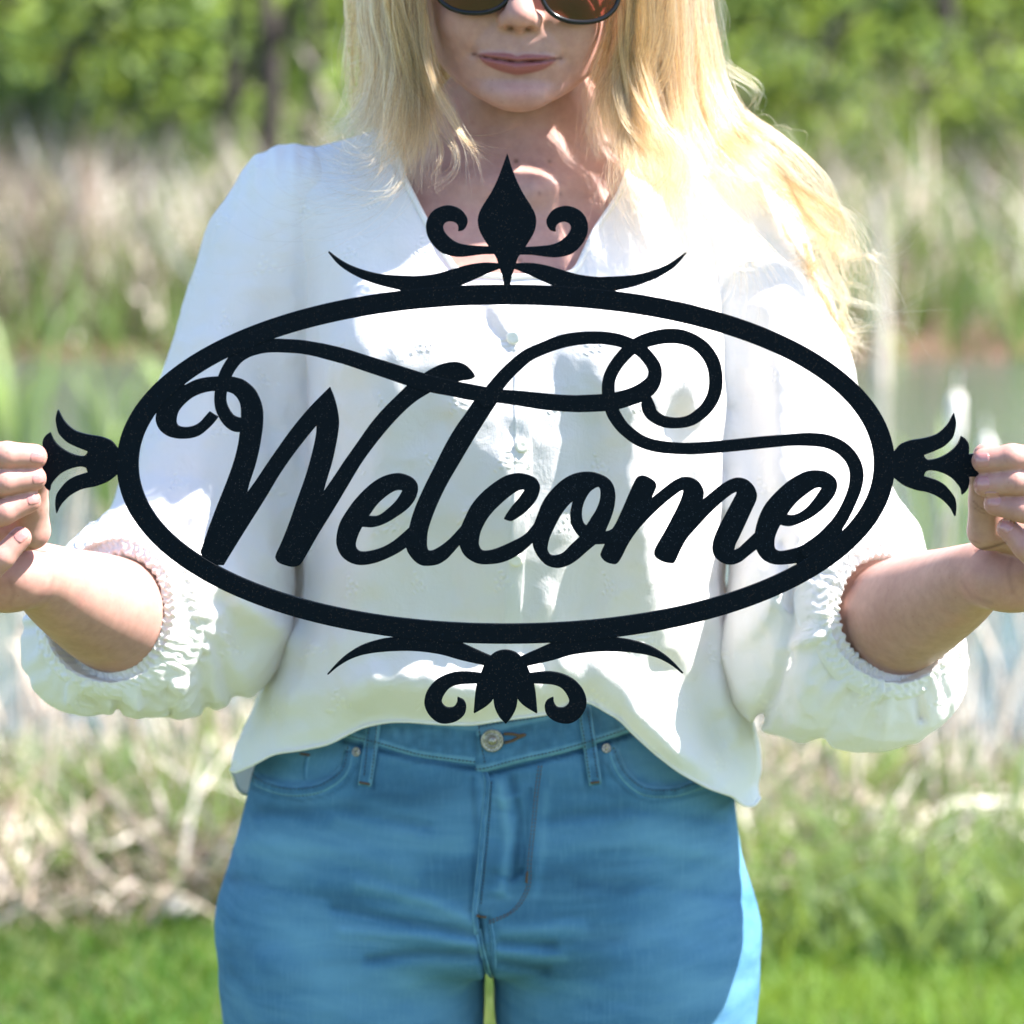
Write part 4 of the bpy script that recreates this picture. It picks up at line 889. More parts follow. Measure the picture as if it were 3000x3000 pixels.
ribbon('coin_pocket', [(905,2205),(895,2235),(893,2262),(892,2288)], 9, .0016, m_den, jeans, edge=.5)
lp = [ribbon('belt_loop', [(1100,2088),(1092,2150),(1080,2230),(1068,2304)], 21, .0042, m_den, jeans, tree=jtree2, edge=.22), ribbon('belt_loop', [(1712,2070),(1718,2120),(1733,2220),(1745,2301)], 20, .0042, m_den, jeans, tree=jtree2, edge=.22)]
for l_ in lp: l_['label'] = 'denim belt loop with bar tack'
tv = []; tf = []
for o in [jeans, wb1, wb2, fly] + lp:
    k0 = len(tv); tv += [v.co.copy() for v in o.data.vertices]; tf += [tuple(i + k0 for i in p.vertices) for p in o.data.polygons]
jtree3 = BVHTree.FromPolygons(tv, tf)
L0 = .0003
stitches([(x, y - 9) for x, y in band_low_L], jeans, lift=L0, tree=jtree3); stitches([(x, y - 9) for x, y in band_low_R], jeans, lift=L0, tree=jtree3)
stitches([(1400,2128),(1500,2114),(1600,2096),(1690,2074)], jeans, lift=L0, tree=jtree3); stitches([(1403,2130),(1410,2180),(1424,2248)], jeans, lift=L0, tree=jtree3)
for dx in (0, 9): stitches([(1578 + dx,2243),(1568 + dx,2316),(1558 + dx,2419),(1547 + dx,2523),(1542 + dx,2600),(1501 + dx,2666),(1428,2700 + dx)], jeans, lift=L0, tree=jtree3, mat=m_thread2)
stitches([(1440,2290),(1432,2420),(1420,2540),(1408,2660)], jeans, lift=L0, tree=jtree3)
for pk in (POCK_L, POCK_R):
    sg = 3 if pk is POCK_L else -3
    stitches([(p[0] + sg, p[1] + 8) for p in pk], jeans, lift=.0012, tree=jtree3); stitches([(p[0] + sg, p[1] + 28) for p in pk], jeans, lift=L0, tree=jtree3)
for ln in ([(1085,2100),(1066,2285)], [(1107,2100),(1086,2290)], [(1700,2085),(1730,2285)], [(1722,2085),(1752,2285)]): stitches(ln, jeans, lift=L0, tree=jtree3)
for a, b2 in (((1053,2290),(1084,2296)), ((1731,2292),(1760,2288)), ((1395,2682),(1428,2686)), ((1545,2555),(1541,2590)), ((880,2208),(912,2214))): stitches([a, ((a[0]+b2[0])/2, (a[1]+b2[1])/2), b2], jeans, mat=m_thread2, r=.0010, pitch=6, fill=1.05, lift=.0006, tree=jtree3, name='bar_tack')
def lathe(prof, c0, n_, seg=36):
    n_ = n_ / np.linalg.norm(n_); e1 = np.cross(n_, [0, 0, 1.0]); e1 /= np.linalg.norm(e1); e2 = np.cross(n_, e1); V = []
    for r, h in prof:
        for k in range(seg): t = 2 * math.pi * k / seg; V.append(c0 + e1 * r * math.cos(t) + e2 * r * math.sin(t) + n_ * h)
    m = len(prof); I, K = np.meshgrid(np.arange(m - 1), np.arange(seg), indexing='ij'); a = I * seg + K; a2 = I * seg + (K + 1) % seg
    return np.array(V), np.stack([a, a2, a2 + seg, a + seg], -1).reshape(-1, 4)
m_metal, nt, b = mat_new('antique_metal'); vec = objvec(nt); b.inputs['Metallic'].default_value = 0.9; b.inputs['Roughness'].default_value = 0.42
nn_ = noise_n(nt, 900, 3, vec=vec); nt.links.new(ramp(nt, nn_.outputs[0], [(0.35, (0.14, 0.13, 0.12)), (0.65, (0.42, 0.40, 0.37))]).outputs[0], b.inputs['Base Color'])
p_, n_ = proj(1442, 2168, jtree3); n_ = n_ * .5 + np.array([0, -1, .05])
V, Q = lathe([(.0078,0),(.0084,.0012),(.0084,.0022),(.0076,.0027),(.0071,.0023),(.0062,.0025),(.0054,.0022),(.0050,.0030),(.0044,.0030),(.0040,.0022),(.0036,.0022),(.0032,.0034),(.0018,.0042),(.0001,.0044)], p_ + n_ * .0008, n_)
jb = link('jeans_button', mesh_np('jeans_button', V, Q), m_metal, jeans); jb['label'] = 'round metal jeans button'
# raised ticks of lettering-like knurling round the button rim
VV = []; QQ = []; k0 = 0; nu = n_ / np.linalg.norm(n_); e1 = np.cross(nu, [0, 0, 1.0]); e1 /= np.linalg.norm(e1); e2 = np.cross(nu, e1)
for k in range(26):
    t = 2 * math.pi * k / 26; c1 = p_ + n_ * .0008 + nu * .0025 + (e1 * math.cos(t) + e2 * math.sin(t)) * .0058; rd = (e1 * math.cos(t) + e2 * math.sin(t)) * .00055
    V, Q = tube([c1 - rd, c1, c1 + rd], [.0002, .00028, .0002], k=5); VV.append(V); QQ.append(Q + k0); k0 += len(V)
link('rim_mark', mesh_np('rim_mark', np.concatenate(VV), np.concatenate(QQ)), m_metal, jeans)
for px_, py_ in ((1045, 2203), (1776, 2192)):
    p_, n_ = proj(px_, py_, jtree3); V, Q = lathe([(.0032,0),(.0036,.0007),(.0034,.0013),(.0026,.0014),(.0020,.0008),(.0016,.0009),(.0012,.0015),(.0001,.0017)], p_, n_, 24)
    rv = link('rivet', mesh_np('rivet', V, Q), m_metal, jeans)
# keyhole buttonhole
V_ = []
for x, y in ((1476,2150),(1500,2150),(1520,2154),(1538,2152),(1520,2160),(1500,2170),(1478,2176)):
    p_, n_ = proj(x, y, jtree3); V_.append(p_ + n_ * .0006)
V, Q = tube(catmull(np.array(V_), 6), .0011, k=8); link('buttonhole', mesh_np('buttonhole', V, Q), m_thread2, jeans)
# plain white canvas shoes (below the frame)
m_shoe, nt, b = mat_new('white_canvas'); b.inputs['Base Color'].default_value = (.7, .7, .68, 1); b.inputs['Roughness'].default_value = .8
m_sole, nt, b = mat_new('rubber_sole'); b.inputs['Base Color'].default_value = (.6, .58, .54, 1)
for s_ in (-1, 1):
    cx = float(LEG[s_][0](.07)); a = np.array([cx, .02, .055]); t_ = np.array([cx + s_ * .02, -.15, .04])
    V, Q = nets(lambda P: np.maximum(smin(cone(P, a, t_, .042, .034), cone(P, a, a + np.array([0, .005, .05]), .040, .038), .03), .018 - P[:, 2]), t_.min() * 0 + np.minimum(a, t_) - .06, np.maximum(a, t_) + .09, .005)
    sh = link('shoe', mesh_np('shoe', V, Q), m_shoe, person)
    V, Q = nets(lambda P: np.maximum(np.maximum(cone(P * np.array([1, 1, 0]), a * np.array([1, 1, 0]), t_ * np.array([1, 1, 0]), .044, .038), P[:, 2] - .020), .001 - P[:, 2]), np.minimum(a, t_) - .07, np.maximum(a, t_) + .07, .004)
    link('sole', mesh_np('sole', V, Q), m_sole, sh)
# ================================================================== SKIN, NAILS, GLASSES, PLACKET, HAIR
m_skin, nt, b = mat_new('skin'); vec = objvec(nt)
b.inputs['Roughness'].default_value = 0.52; b.inputs['Specular IOR Level'].default_value = 0.35
b.inputs['Subsurface Weight'].default_value = 0.22; b.inputs['Subsurface Radius'].default_value = (1.0, 0.35, 0.2); b.inputs['Subsurface Scale'].default_value = 0.006
n1_ = noise_n(nt, 16, 4, 0.6, vec=vec); n2_ = noise_n(nt, 130, 3, 0.6, vec=vec)
basec = ramp(nt, n1_.outputs[0], [(0.3, (0.320, 0.165, 0.140)), (0.55, (0.395, 0.218, 0.186)), (0.75, (0.41, 0.192, 0.172))]).outputs[0]
basec = mixc(nt, 0.16, basec, ramp(nt, n2_.outputs[0], [(0.35, (0.20, 0.09, 0.06)), (0.65, (0.52, 0.30, 0.22))]).outputs[0])
fv = nd(nt, 'ShaderNodeTexVoronoi'); fv.inputs['Scale'].default_value = 210; nt.links.new(vec, fv.inputs['Vector'])
fsep = nd(nt, 'ShaderNodeSeparateColor'); nt.links.new(fv.outputs['Color'], fsep.inputs[0])
MM = lambda op, a, b_=None: (lambda n: ([nt.links.new(v, n.inputs[i]) if not isinstance(v, (int, float)) else setattr(n.inputs[i], 'default_value', v) for i, v in enumerate((a, b_)) if v is not None], n.outputs[0])[1])(nd(nt, 'ShaderNodeMath', operation=op))
fre = MM('MULTIPLY', MM('LESS_THAN', fv.outputs['Distance'], 0.17), MM('GREATER_THAN', fsep.outputs[0], 0.86))
basec = mixc(nt, MM('MULTIPLY', fre, 0.28), basec, (0.26, 0.11, 0.06))
def attr(name): a = nd(nt, 'ShaderNodeAttribute', attribute_name=name); return a.outputs['Fac']
basec = mixc(nt, attr('flush'), basec, (0.44, 0.135, 0.115))
basec = mixc(nt, attr('mole'), basec, (0.09, 0.035, 0.018))
lipn = noise_n(nt, 900, 2, vec=vec)
basec = mixc(nt, attr('lip'), basec, mixc(nt, lipn.outputs[0], (0.20, 0.058, 0.058), (0.29, 0.095, 0.090)))
basec = mixc(nt, attr('crease'), basec, (0.085, 0.026, 0.022))  # recess shade put into the skin colour: mouth, nostrils, hand folds
nt.links.new(basec, b.inputs['Base Color'])
pore = noise_n(nt, 1100, 2, vec=vec); fine = noise_n(nt, 260, 3, vec=vec)
bump(nt, MM('ADD', MM('MULTIPLY', pore.outputs[0], 0.4), MM('MULTIPLY', fine.outputs[0], 0.6)), 0.16, 0.0004, b)
Vb, Qb = nets(body_sdf, (-.45, -.38, zpx(2260)), (.45, .13, HO[2] + .13), .0015)
Vb = relax(Vb, Qb, 1, .35)
me = mesh_np('body', Vb, Qb); q = hl(Vb); x, y, z = q.T
inhead = (y < -60) & (z > -110) & (z < 20) & (np.abs(x) < 70)
w_ = np.sqrt(np.clip(1 - (x / 28) ** 2, 0, 1)); u_ = z - mouth_z(x)
upl = 0.8 + 5.2 * w_ - 1.2 * np.exp(-(x / 3.2) ** 2); lol = 0.8 + 9.0 * w_ ** 1.2
lip = np.where(u_ > 0, np.clip((upl - u_) / 1.1, 0, 1), np.clip((lol + u_) / 1.4, 0, 1)) * (np.abs(x) < 28.3) * inhead
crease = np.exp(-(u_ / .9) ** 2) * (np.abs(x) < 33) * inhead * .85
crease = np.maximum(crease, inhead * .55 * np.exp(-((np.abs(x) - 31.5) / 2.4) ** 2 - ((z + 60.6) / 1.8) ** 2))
crease = np.maximum(crease, inhead * .9 * np.exp(-((np.abs(x - .8) - 6.4) / 2.6) ** 2 - ((z + 41.0) / 1.9) ** 2) * (y < -84))  # dark spots paint the shade inside the nostrils
flush = inhead * (.10 * np.exp(-((np.abs(x) - 38) / 14) ** 2 - ((z + 34) / 14) ** 2) + .16 * np.exp(-((x - .8) / 9) ** 2 - ((z + 30) / 8) ** 2) + .20 * np.exp(-((x - 2) / 12) ** 2 - ((z + 88) / 6) ** 2))
for s_ in (-1, 1):
    for f in ('index', 'middle', 'ring', 'little'):
        for jn in (0, 1): flush = np.maximum(flush, (.40 if jn == 0 else .28) * np.exp(-(np.linalg.norm(Vb - HANDS[s_][f][jn][0], axis=1) / .011) ** 2))
    flush = np.maximum(flush, .22 * np.exp(-(np.linalg.norm(Vb - HANDS[s_]['palm'][0][0][0], axis=1) / .022) ** 2))
mole = np.zeros(len(Vb)); upx, upy = PX(Vb)
for mx_, my_, r_, a_ in ((1512, 472, 7.5, .85), (1610, 473, 6.5, .6), (1524, 763, 7, .7), (1580, 567, 4.5, .6), (1642, 568, 4, .5), (1470, 300, 3.5, .4), (1555, 700, 4, .4)):
    mole = np.maximum(mole, a_ * np.exp(-((upx - mx_) ** 2 + (upy - my_) ** 2) / r_ ** 2) * (Vb[:, 1] < .0))
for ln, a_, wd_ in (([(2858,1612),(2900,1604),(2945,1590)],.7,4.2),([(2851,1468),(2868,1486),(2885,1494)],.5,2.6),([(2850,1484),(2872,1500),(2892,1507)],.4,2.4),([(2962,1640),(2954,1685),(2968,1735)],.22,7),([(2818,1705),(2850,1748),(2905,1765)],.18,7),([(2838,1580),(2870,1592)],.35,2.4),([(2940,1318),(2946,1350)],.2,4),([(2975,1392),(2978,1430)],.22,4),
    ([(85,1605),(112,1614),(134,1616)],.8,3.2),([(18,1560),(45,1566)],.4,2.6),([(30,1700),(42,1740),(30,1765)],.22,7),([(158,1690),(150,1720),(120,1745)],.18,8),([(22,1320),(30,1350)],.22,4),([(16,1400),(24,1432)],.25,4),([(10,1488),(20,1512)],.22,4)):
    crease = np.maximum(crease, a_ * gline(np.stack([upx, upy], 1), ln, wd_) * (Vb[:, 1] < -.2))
add_attr(me, 'lip', lip); add_attr(me, 'crease', crease); add_attr(me, 'flush', flush); add_attr(me, 'mole', mole)
body = link('body', me, m_skin, person)
btree = BVHTree.FromPolygons([tuple(v) for v in Vb], [tuple(f) for f in Qb])
# fingernails
m_nail, nt, b = mat_new('fingernail'); b.inputs['Base Color'].default_value = (0.38, 0.165, 0.155, 1); b.inputs['Roughness'].default_value = 0.22; b.inputs['Coat Weight'].default_value = 0.3
b.inputs['Subsurface Weight'].default_value = 0.15; b.inputs['Subsurface Scale'].default_value = 0.003
NAILS = [((2875,1348),(1,-.02),.0058,.0054),((2876,1416),(1,-.10),.0056,.0052),((2909,1465),(1,.10),.0056,.0050),((2947,1541),(.74,.67),.0050,.0046),
         ((111,1342),(-1,-.10),.0056,.0040),((116,1404),(-1,.06),.0052,.0036),((101,1462),(-.97,.24),.0054,.0036),((64,1568),(-.72,.70),.0055,.0042)]
for (px_, py_), dr, hl_, hw_ in NAILS:
    p0, n0 = proj(px_, py_, btree)
    if p0 is None: continue
    ax = W(px_ + dr[0] * 20, py_ + dr[1] * 20, p0[1]) - W(px_, py_, p0[1]); ax -= n0 * (ax @ n0); ax /= np.linalg.norm(ax); cx = np.cross(n0, ax)
    G = 13; V = []
    for i in range(G):
        for j in range(G):
            a = i / (G - 1) * 2 - 1; c_ = j / (G - 1) * 2 - 1
            # squircle outline, rounder at the free edge (towards the tip = -ax)
            wid = hw_ * (1 - .10 * (a < 0) * a * a) * np.sqrt(max(1 - abs(a) ** 5 * .8, 0)); P_ = p0 + ax * (a * hl_ * np.sqrt(max(1 - .22 * c_ * c_, 0))) + cx * (c_ * wid)
            o = P_ + n0 * .006; h_ = btree.ray_cast(Vector(o), Vector(-n0), .014)
            hh_ = (.006 - h_[3]) if h_[0] is not None else -.003
            rim = min(1, (1 - max(abs(a), abs(c_))) / .16)
            V.append(P_ + n0 * (max(hh_, -.0038) + .00055 * rim - .00025))
    I, K = np.meshgrid(np.arange(G - 1), np.arange(G - 1), indexing='ij'); a = I * G + K
    link('fingernail', mesh_np('fingernail', np.array(V), np.stack([a, a + 1, a + G + 1, a + G], -1).reshape(-1, 4)), m_nail, person)
# sunglasses
m_frame, nt, b = mat_new('black_acetate'); b.inputs['Base Color'].default_value = (0.008, 0.007, 0.007, 1); b.inputs['Roughness'].default_value = 0.18; b.inputs['Specular IOR Level'].default_value = 0.25
m_lens, nt, b = mat_new('brown_lens'); nt.nodes.remove(b)
lt = nd(nt, 'ShaderNodeBsdfTransparent'); lt.inputs['Color'].default_value = (0.27, 0.085, 0.075, 1); lg = nd(nt, 'ShaderNodeBsdfGlossy'); lg.inputs['Roughness'].default_value = 0.03; lg.inputs['Color'].default_value = (1, 1, 1, 1)
fz = nd(nt, 'ShaderNodeFresnel'); fz.inputs[0].default_value = 1.55; lm = nd(nt, 'ShaderNodeMixShader'); nt.links.new(fz.outputs[0], lm.inputs[0]); nt.links.new(lt.outputs[0], lm.inputs[1]); nt.links.new(lg.outputs[0], lm.inputs[2]); nt.links.new(lm.outputs[0], nt.nodes['Material Output'].inputs['Surface'])
glasses = empty('sunglasses', (0, 0, 0)); glasses.parent = person
def lens_pt(cx, cz, a, b_, t, k=1.0):
    C_, S_ = math.cos(t), math.sin(t); X = cx + a * k * math.copysign(abs(C_) ** (2 / 2.25), C_); Z = cz + b_ * k * math.copysign(abs(S_) ** (2 / 2.25), S_)
    return np.array([X, -98.5 + (X / 75.0) ** 2 * 14 + (Z + 20) * .06, Z])
LN = [(-34.5, -12.5, 27.5, 18.5), (45.0, -15.0, 28.0, 22.5)]
LN = [(-34.0, -8.5, 28.5, 22.5), (43.5, -10.5, 28.5, 23.5)]
for cx, cz, a, b_ in LN:
    ring = np.array([hw(lens_pt(cx, cz, a, b_, 2 * math.pi * k / 90)) for k in range(90)])
    V, Q = tube(ring, .0016, True, 10, 1.15); fr_ = link('rim', mesh_np('rim', V, Q), m_frame, glasses)
    Vv = [hw(lens_pt(cx, cz, a, b_, 2 * math.pi * k / 60, r_) + np.array([0, -2.2 * (1 - r_ * r_), 0])) for r_ in (1.0, .75, .5, .25) for k in range(60)] + [hw(lens_pt(cx, cz, a, b_, 0, 0) + np.array([0, -2.2, 0]))]
    F_ = [(i * 60 + k, i * 60 + (k + 1) % 60, (i + 1) * 60 + (k + 1) % 60, (i + 1) * 60 + k) for i in range(3) for k in range(60)] + [(180 + k, 180 + (k + 1) % 60, 240) for k in range(60)]
    link('lens', mesh_py('lens', Vv, F_), m_lens, glasses)
br = [hw(p) for p in ((-7.5, -99.5, -2), (-2, -102.5, 4), (4, -103, 5), (10, -102.5, 4), (16.5, -99.5, -2))]
V, Q = tube(catmull(np.array(br), 6), .0018, k=8); link('bridge', mesh_np('bridge', V, Q), m_frame, glasses)
for s_ in (-1, 1):
    ex = [hw(p) for p in ((s_ * 62 + 5 + s_ * 3, -91, 4), (s_ * 77, -70, 5), (s_ * 78, -10, 2), (s_ * 77, 10, -4), (s_ * 76, 26, -26))]
    V, Q = tube(catmull(np.array(ex), 6), .0020, k=8); link('temple', mesh_np('temple', V, Q), m_frame, glasses)
# blouse placket and buttons
bv = [v.co.copy() for v in blouse.data.vertices]; bltree = BVHTree.FromPolygons(bv, [tuple(p.vertices) for p in blouse.data.polygons])
pl = ribbon('placket', [(1512,818),(1522,900),(1530,1000),(1530,1186),(1533,1342),(1530,1430),(1520,1560),(1512,1654),(1503,1824),(1505,1960),(1512,2060)], 29, .0009, m_cloth, blouse, tree=bltree, edge=.12, ncross=11, step=12)
pl['label'] = 'buttoned front placket'
bv2 = bv + [v.co.copy() for v in pl.data.vertices]; f2 = [tuple(p.vertices) for p in blouse.data.polygons] + [tuple(i + len(bv) for i in p.vertices) for p in pl.data.polygons]; bltree2 = BVHTree.FromPolygons(bv2, f2)
m_btn, nt, b = mat_new('cream_button'); b.inputs['Base Color'].default_value = (0.74, 0.71, 0.64, 1); b.inputs['Roughness'].default_value = 0.35
for px_, py_ in ((1505, 988), (1529, 1306), (1512, 1640), (1508, 1950)):
    p_, n_ = proj(px_, py_, bltree2); n_ = n_ + np.array([0, -1, 0]); n_ /= np.linalg.norm(n_)
    V, Q = lathe([(.0038,-.001),(.0050,.0003),(.0052,.0010),(.0046,.0017),(.0032,.0019),(.0016,.0017),(.0001,.0016)], p_, n_, 28)
    link('shirt_button', mesh_np('shirt_button', V, Q), m_btn, blouse)
# neck: a white camisole edge below the opening
# ================================================================== HAIR
m_hair = bpy.data.materials.new('blond_hair'); m_hair.use_nodes = True; nt = m_hair.node_tree; nt.nodes.clear()
hb = nt.nodes.new('ShaderNodeBsdfHairPrincipled'); ho = nt.nodes.new('ShaderNodeOutputMaterial'); nt.links.new(hb.outputs[0], ho.inputs['Surface'])
hb.parametrization = 'COLOR'; hb.inputs['Roughness'].default_value = 0.34; hb.inputs['Radial Roughness'].default_value = 0.45
try: hb.inputs['Coat'].default_value = 0.0
except Exception: pass
hi = nt.nodes.new('ShaderNodeHairInfo')
hr = nt.nodes.new('ShaderNodeValToRGB'); e = hr.color_ramp.elements; e[0].position = 0; e[0].color = (0.055, 0.022, 0.008, 1); e[1].position = 1; e[1].color = (0.60, 0.355, 0.160, 1)
e2_ = hr.color_ramp.elements.new(0.5); e2_.color = (0.27, 0.125, 0.042, 1)
nt.links.new(hi.outputs['Random'], hr.inputs[0]); nt.links.new(hr.outputs[0], hb.inputs['Color'])
# what hair must stay in front of
cv = []; cf_ = []
for o in [blouse] + [c_ for c_ in blouse.children if c_.name.startswith(('sleeve', 'placket'))]:
    k0 = len(cv); cv += [v.co.copy() for v in o.data.vertices]; cf_ += [tuple(i + k0 for i in p.vertices) for p in o.data.polygons]
ctree = BVHTree.FromPolygons(cv, cf_)
def in_front(p, gap):
    """keep a strand point at least gap in front of skin and cloth"""
    o = Vector(CAM); d = (Vector(p) - o); L = d.length; d.normalize(); t = L
    for tr_, g in ((ctree, gap), (btree, gap * .8)):
        h_ = tr_.ray_cast(o, d, L + .30)
        if h_[0] is not None and h_[3] < L + g and L - h_[3] < .11: t = min(t, h_[3] - g)
    return CAM + np.array(d) * t
hrng = np.random.default_rng(11)
PTS = []; CNT = []; RAD = []
def bundle(guide, n, s0, s1, wave=.004, r=.00011, gap=.006, npt=26, ends=.15, flat=.5, keep=None, lenvar=.18):
    G = np.array([W(a, b_, Y) for a, b_, Y in guide])
    if keep is not None:
        for i in range(keep, len(G)): G[i] = in_front(G[i], gap)
    L = catmull(G, 12); s = np.r_[0, np.cumsum(np.linalg.norm(np.diff(L, axis=0), axis=1))]; s /= s[-1]
    T = np.gradient(L, axis=0); T /= np.linalg.norm(T, axis=1)[:, None]
    side = np.cross(T, [0, -1, 0]); side /= np.linalg.norm(side, axis=1)[:, None] + 1e-9; dep = np.cross(side, T)
    nc = max(3, n // 26); cl = hrng.normal(size=(nc, 2)) ; cph = hrng.random((nc, 4)) * 6.28
    for k in range(n):
        c_ = hrng.integers(nc); e = cl[c_] * .92 + hrng.normal(size=2) * (.24 if hrng.random() < .86 else 1.1)
        e = np.clip(e, -2.1, 2.1)
        t1 = 1 - lenvar * hrng.random() ** 1.5; t = np.linspace(0, t1, npt)
        B = np.stack([np.interp(t, s, L[:, i]) for i in range(3)], 1); S_ = np.stack([np.interp(t, s, side[:, i]) for i in range(3)], 1); D_ = np.stack([np.interp(t, s, dep[:, i]) for i in range(3)], 1)
        sp = s0 + (s1 - s0) * t; clump = 1 - .25 * t
        wv = wave * 1.6 * t * np.sin(t * 9 + cph[c_, 0] + hrng.normal() * .25) + wave * .5 * t * np.sin(t * 19 + cph[c_, 1] + hrng.normal() * .4)
        wd = wave * t * np.cos(t * 8 + cph[c_, 2] + hrng.normal() * .25)
        fl = ends * np.clip((t - .7) / .3, 0, 1) ** 2 * .07 * hrng.normal()
        off = (e[0] * sp * clump + wv + fl)[:, None] * S_ + (-abs(e[1]) * sp * flat * clump + wd * .5 + sp * flat * .9)[:, None] * D_ * 1.0
        PTS.append(B + off); CNT.append(npt); rr_ = r * (.7 + .6 * hrng.random()); RAD.append(rr_ * np.clip((1.02 - np.linspace(0, 1, npt)) / .25, .15, 1))
mm = .001
# left side of the picture
bundle([(1490,-560,-.02),(1330,-500,-.035),(1190,-330,-.03),(1140,-120,-.03),(1122,20,-.035),(1140,150,-.05),(1122,270,-.055),(1085,350,-.06),(1030,410,-.07),(960,440,-.07)], 560, 9*mm, 9*mm, .004, keep=6)
bundle([(1490,-555,-.03),(1340,-500,-.055),(1210,-330,-.055),(1170,-120,-.055),(1160,20,-.060),(1178,150,-.070),(1168,280,-.075),(1135,390,-.08),(1090,470,-.09)], 850, 9*mm, 10*mm, .004, keep=6)
bundle([(1495,-550,-.04),(1350,-490,-.075),(1240,-330,-.080),(1188,-120,-.080),(1182,20,-.082),(1203,150,-.086),(1220,270,-.090),(1215,390,-.095),(1190,470,-.10),(1170,560,-.11)], 900, 8*mm, 8*mm, .004, keep=6)
bundle([(1495,-545,-.045),(1360,-480,-.085),(1260,-330,-.095),(1205,-120,-.092),(1200,20,-.092),(1228,150,-.092),(1256,250,-.092),(1290,330,-.094),(1285,400,-.10)], 500, 4*mm, 6*mm, .003, keep=6)
bundle([(1228,-60,-.095),(1240,120,-.095),(1275,250,-.10),(1318,340,-.105),(1350,410,-.11),(1400,470,-.12),(1445,510,-.13)], 60, 4*mm, 3*mm, .002, keep=3, ends=.3)
bundle([(1200,120,-.09),(1235,280,-.09),(1270,380,-.10),(1300,470,-.11),(1250,560,-.12)], 40, 6*mm, 5*mm, .003, keep=2)
bundle([(1500,-560,-.03),(1310,-480,-.06),(1190,-250,-.075),(1175,20,-.075),(1170,230,-.08),(1190,400,-.09),(1215,500,-.10),(1175,590,-.115),(1060,630,-.12),(930,600,-.10),(840,530,-.08),(805,460,-.07)], 26, 5*mm, 12*mm, .006, keep=5, r=.00009, ends=.6)
bundle([(1500,-560,-.03),(1300,-480,-.06),(1180,-250,-.07),(1165,20,-.07),(1165,180,-.08),(1120,400,-.09),(1040,440,-.09),(930,420,-.08),(880,400,-.06)], 120, 8*mm, 10*mm, .006, keep=5, ends=.6)
bundle([(1500,-560,-.03),(1320,-480,-.07),(1200,-250,-.08),(1190,20,-.08),(1195,250,-.09),(1150,470,-.10),(1090,540,-.11),(1000,560,-.10),(900,520,-.09)], 34, 6*mm, 12*mm, .006, keep=5, ends=.6)
bundle([(1130,-60,-.03),(1090,60,-.03),(1050,110,-.03),(1060,30,-.04)], 8, 5*mm, 10*mm, .008, r=.00008)
bundle([(1120,80,-.03),(1080,200,-.03),(1050,260,-.03),(1010,330,-.02)], 14, 6*mm, 14*mm, .010, r=.00008)
# right side
bundle([(1540,-560,-.045),(1670,-500,-.085),(1775,-330,-.095),(1845,-120,-.092),(1850,20,-.088),(1835,130,-.086),(1800,215,-.082),(1770,290,-.084),(1770,390,-.09),(1790,470,-.10)], 480, 6*mm, 9*mm, .004, keep=6)
bundle([(1545,-565,-.04),(1690,-510,-.07),(1820,-330,-.080),(1885,-120,-.078),(1893,20,-.078),(1882,160,-.080),(1850,290,-.085),(1858,410,-.095),(1880,520,-.11),(1865,640,-.12)], 850, 9*mm, 10*mm, .005, keep=6)
bundle([(1550,-570,-.03),(1710,-510,-.05),(1870,-330,-.055),(1920,-120,-.055),(1932,20,-.058),(1945,180,-.065),(1955,320,-.075),(1975,450,-.09),(2010,580,-.11),(2060,700,-.12)], 950, 10*mm, 14*mm, .006, keep=6)
bundle([(1550,-570,-.01),(1730,-510,-.02),(1910,-330,-.025),(1975,-120,-.025),(1992,20,-.030),(2015,180,-.040),(2040,310,-.050),(2090,420,-.06),(2170,520,-.08),(2240,640,-.08)], 800, 10*mm, 14*mm, .006, keep=6)
bundle([(1550,-570,.01),(1740,-500,.01),(1930,-330,.00),(2010,-120,.00),(2035,20,-.005),(2058,180,-.015),(2085,300,-.025),(2160,395,-.035),(2270,490,-.04),(2370,600,-.04),(2425,720,-.03),(2415,850,-.03)], 520, 8*mm, 9*mm, .005, keep=6)
bundle([(2040,80,-.02),(2080,240,-.03),(2150,380,-.05),(2270,480,-.06),(2390,610,-.05),(2450,700,-.04),(2440,800,-.04),(2400,880,-.04)], 260, 7*mm, 9*mm, .006, keep=3, ends=.7)
bundle([(1560,-560,-.04),(1700,-500,-.075),(1830,-300,-.085),(1850,-60,-.085),(1850,200,-.085),(1900,380,-.10),(1960,480,-.11),(1925,600,-.12),(1870,700,-.13)], 120, 8*mm, 9*mm, .006, keep=5, ends=.5)
bundle([(1560,-560,-.04),(1700,-500,-.08),(1800,-300,-.095),(1830,-60,-.095),(1835,150,-.09),(1840,300,-.09),(1810,430,-.10),(1790,520,-.11),(1815,640,-.13),(1850,720,-.13)], 40, 5*mm, 5*mm, .004, keep=6)
bundle([(1560,-560,-.02),(1760,-490,-.04),(1900,-300,-.05),(1950,-50,-.06),(1970,180,-.065),(1990,350,-.07),(2040,500,-.09),(2110,620,-.10),(2180,760,-.10),(2200,900,-.09),(2170,1010,-.09)], 90, 9*mm, 12*mm, .007, keep=6, r=.00009, ends=.5)
bundle([(2330,600,-.03),(2420,690,-.03),(2500,770,-.03),(2620,840,-.03)], 40, 6*mm, 7*mm, .006, r=.0001, ends=.5)
bundle([(2380,700,-.03),(2430,850,-.02),(2470,950,-.02),(2530,1010,-.02),(2555,1035,-.02)], 90, 7*mm, 8*mm, .006, r=.0001, ends=.6)
bundle([(2400,760,-.03),(2440,900,-.02),(2480,1000,-.02),(2500,1090,-.02)], 46, 6*mm, 7*mm, .006, r=.0001, ends=.6)
bundle([(2340,620,-.02),(2420,640,-.02),(2500,700,-.01),(2560,720,.0)], 34, 8*mm, 12*mm, .010, r=.00009, ends=.6)
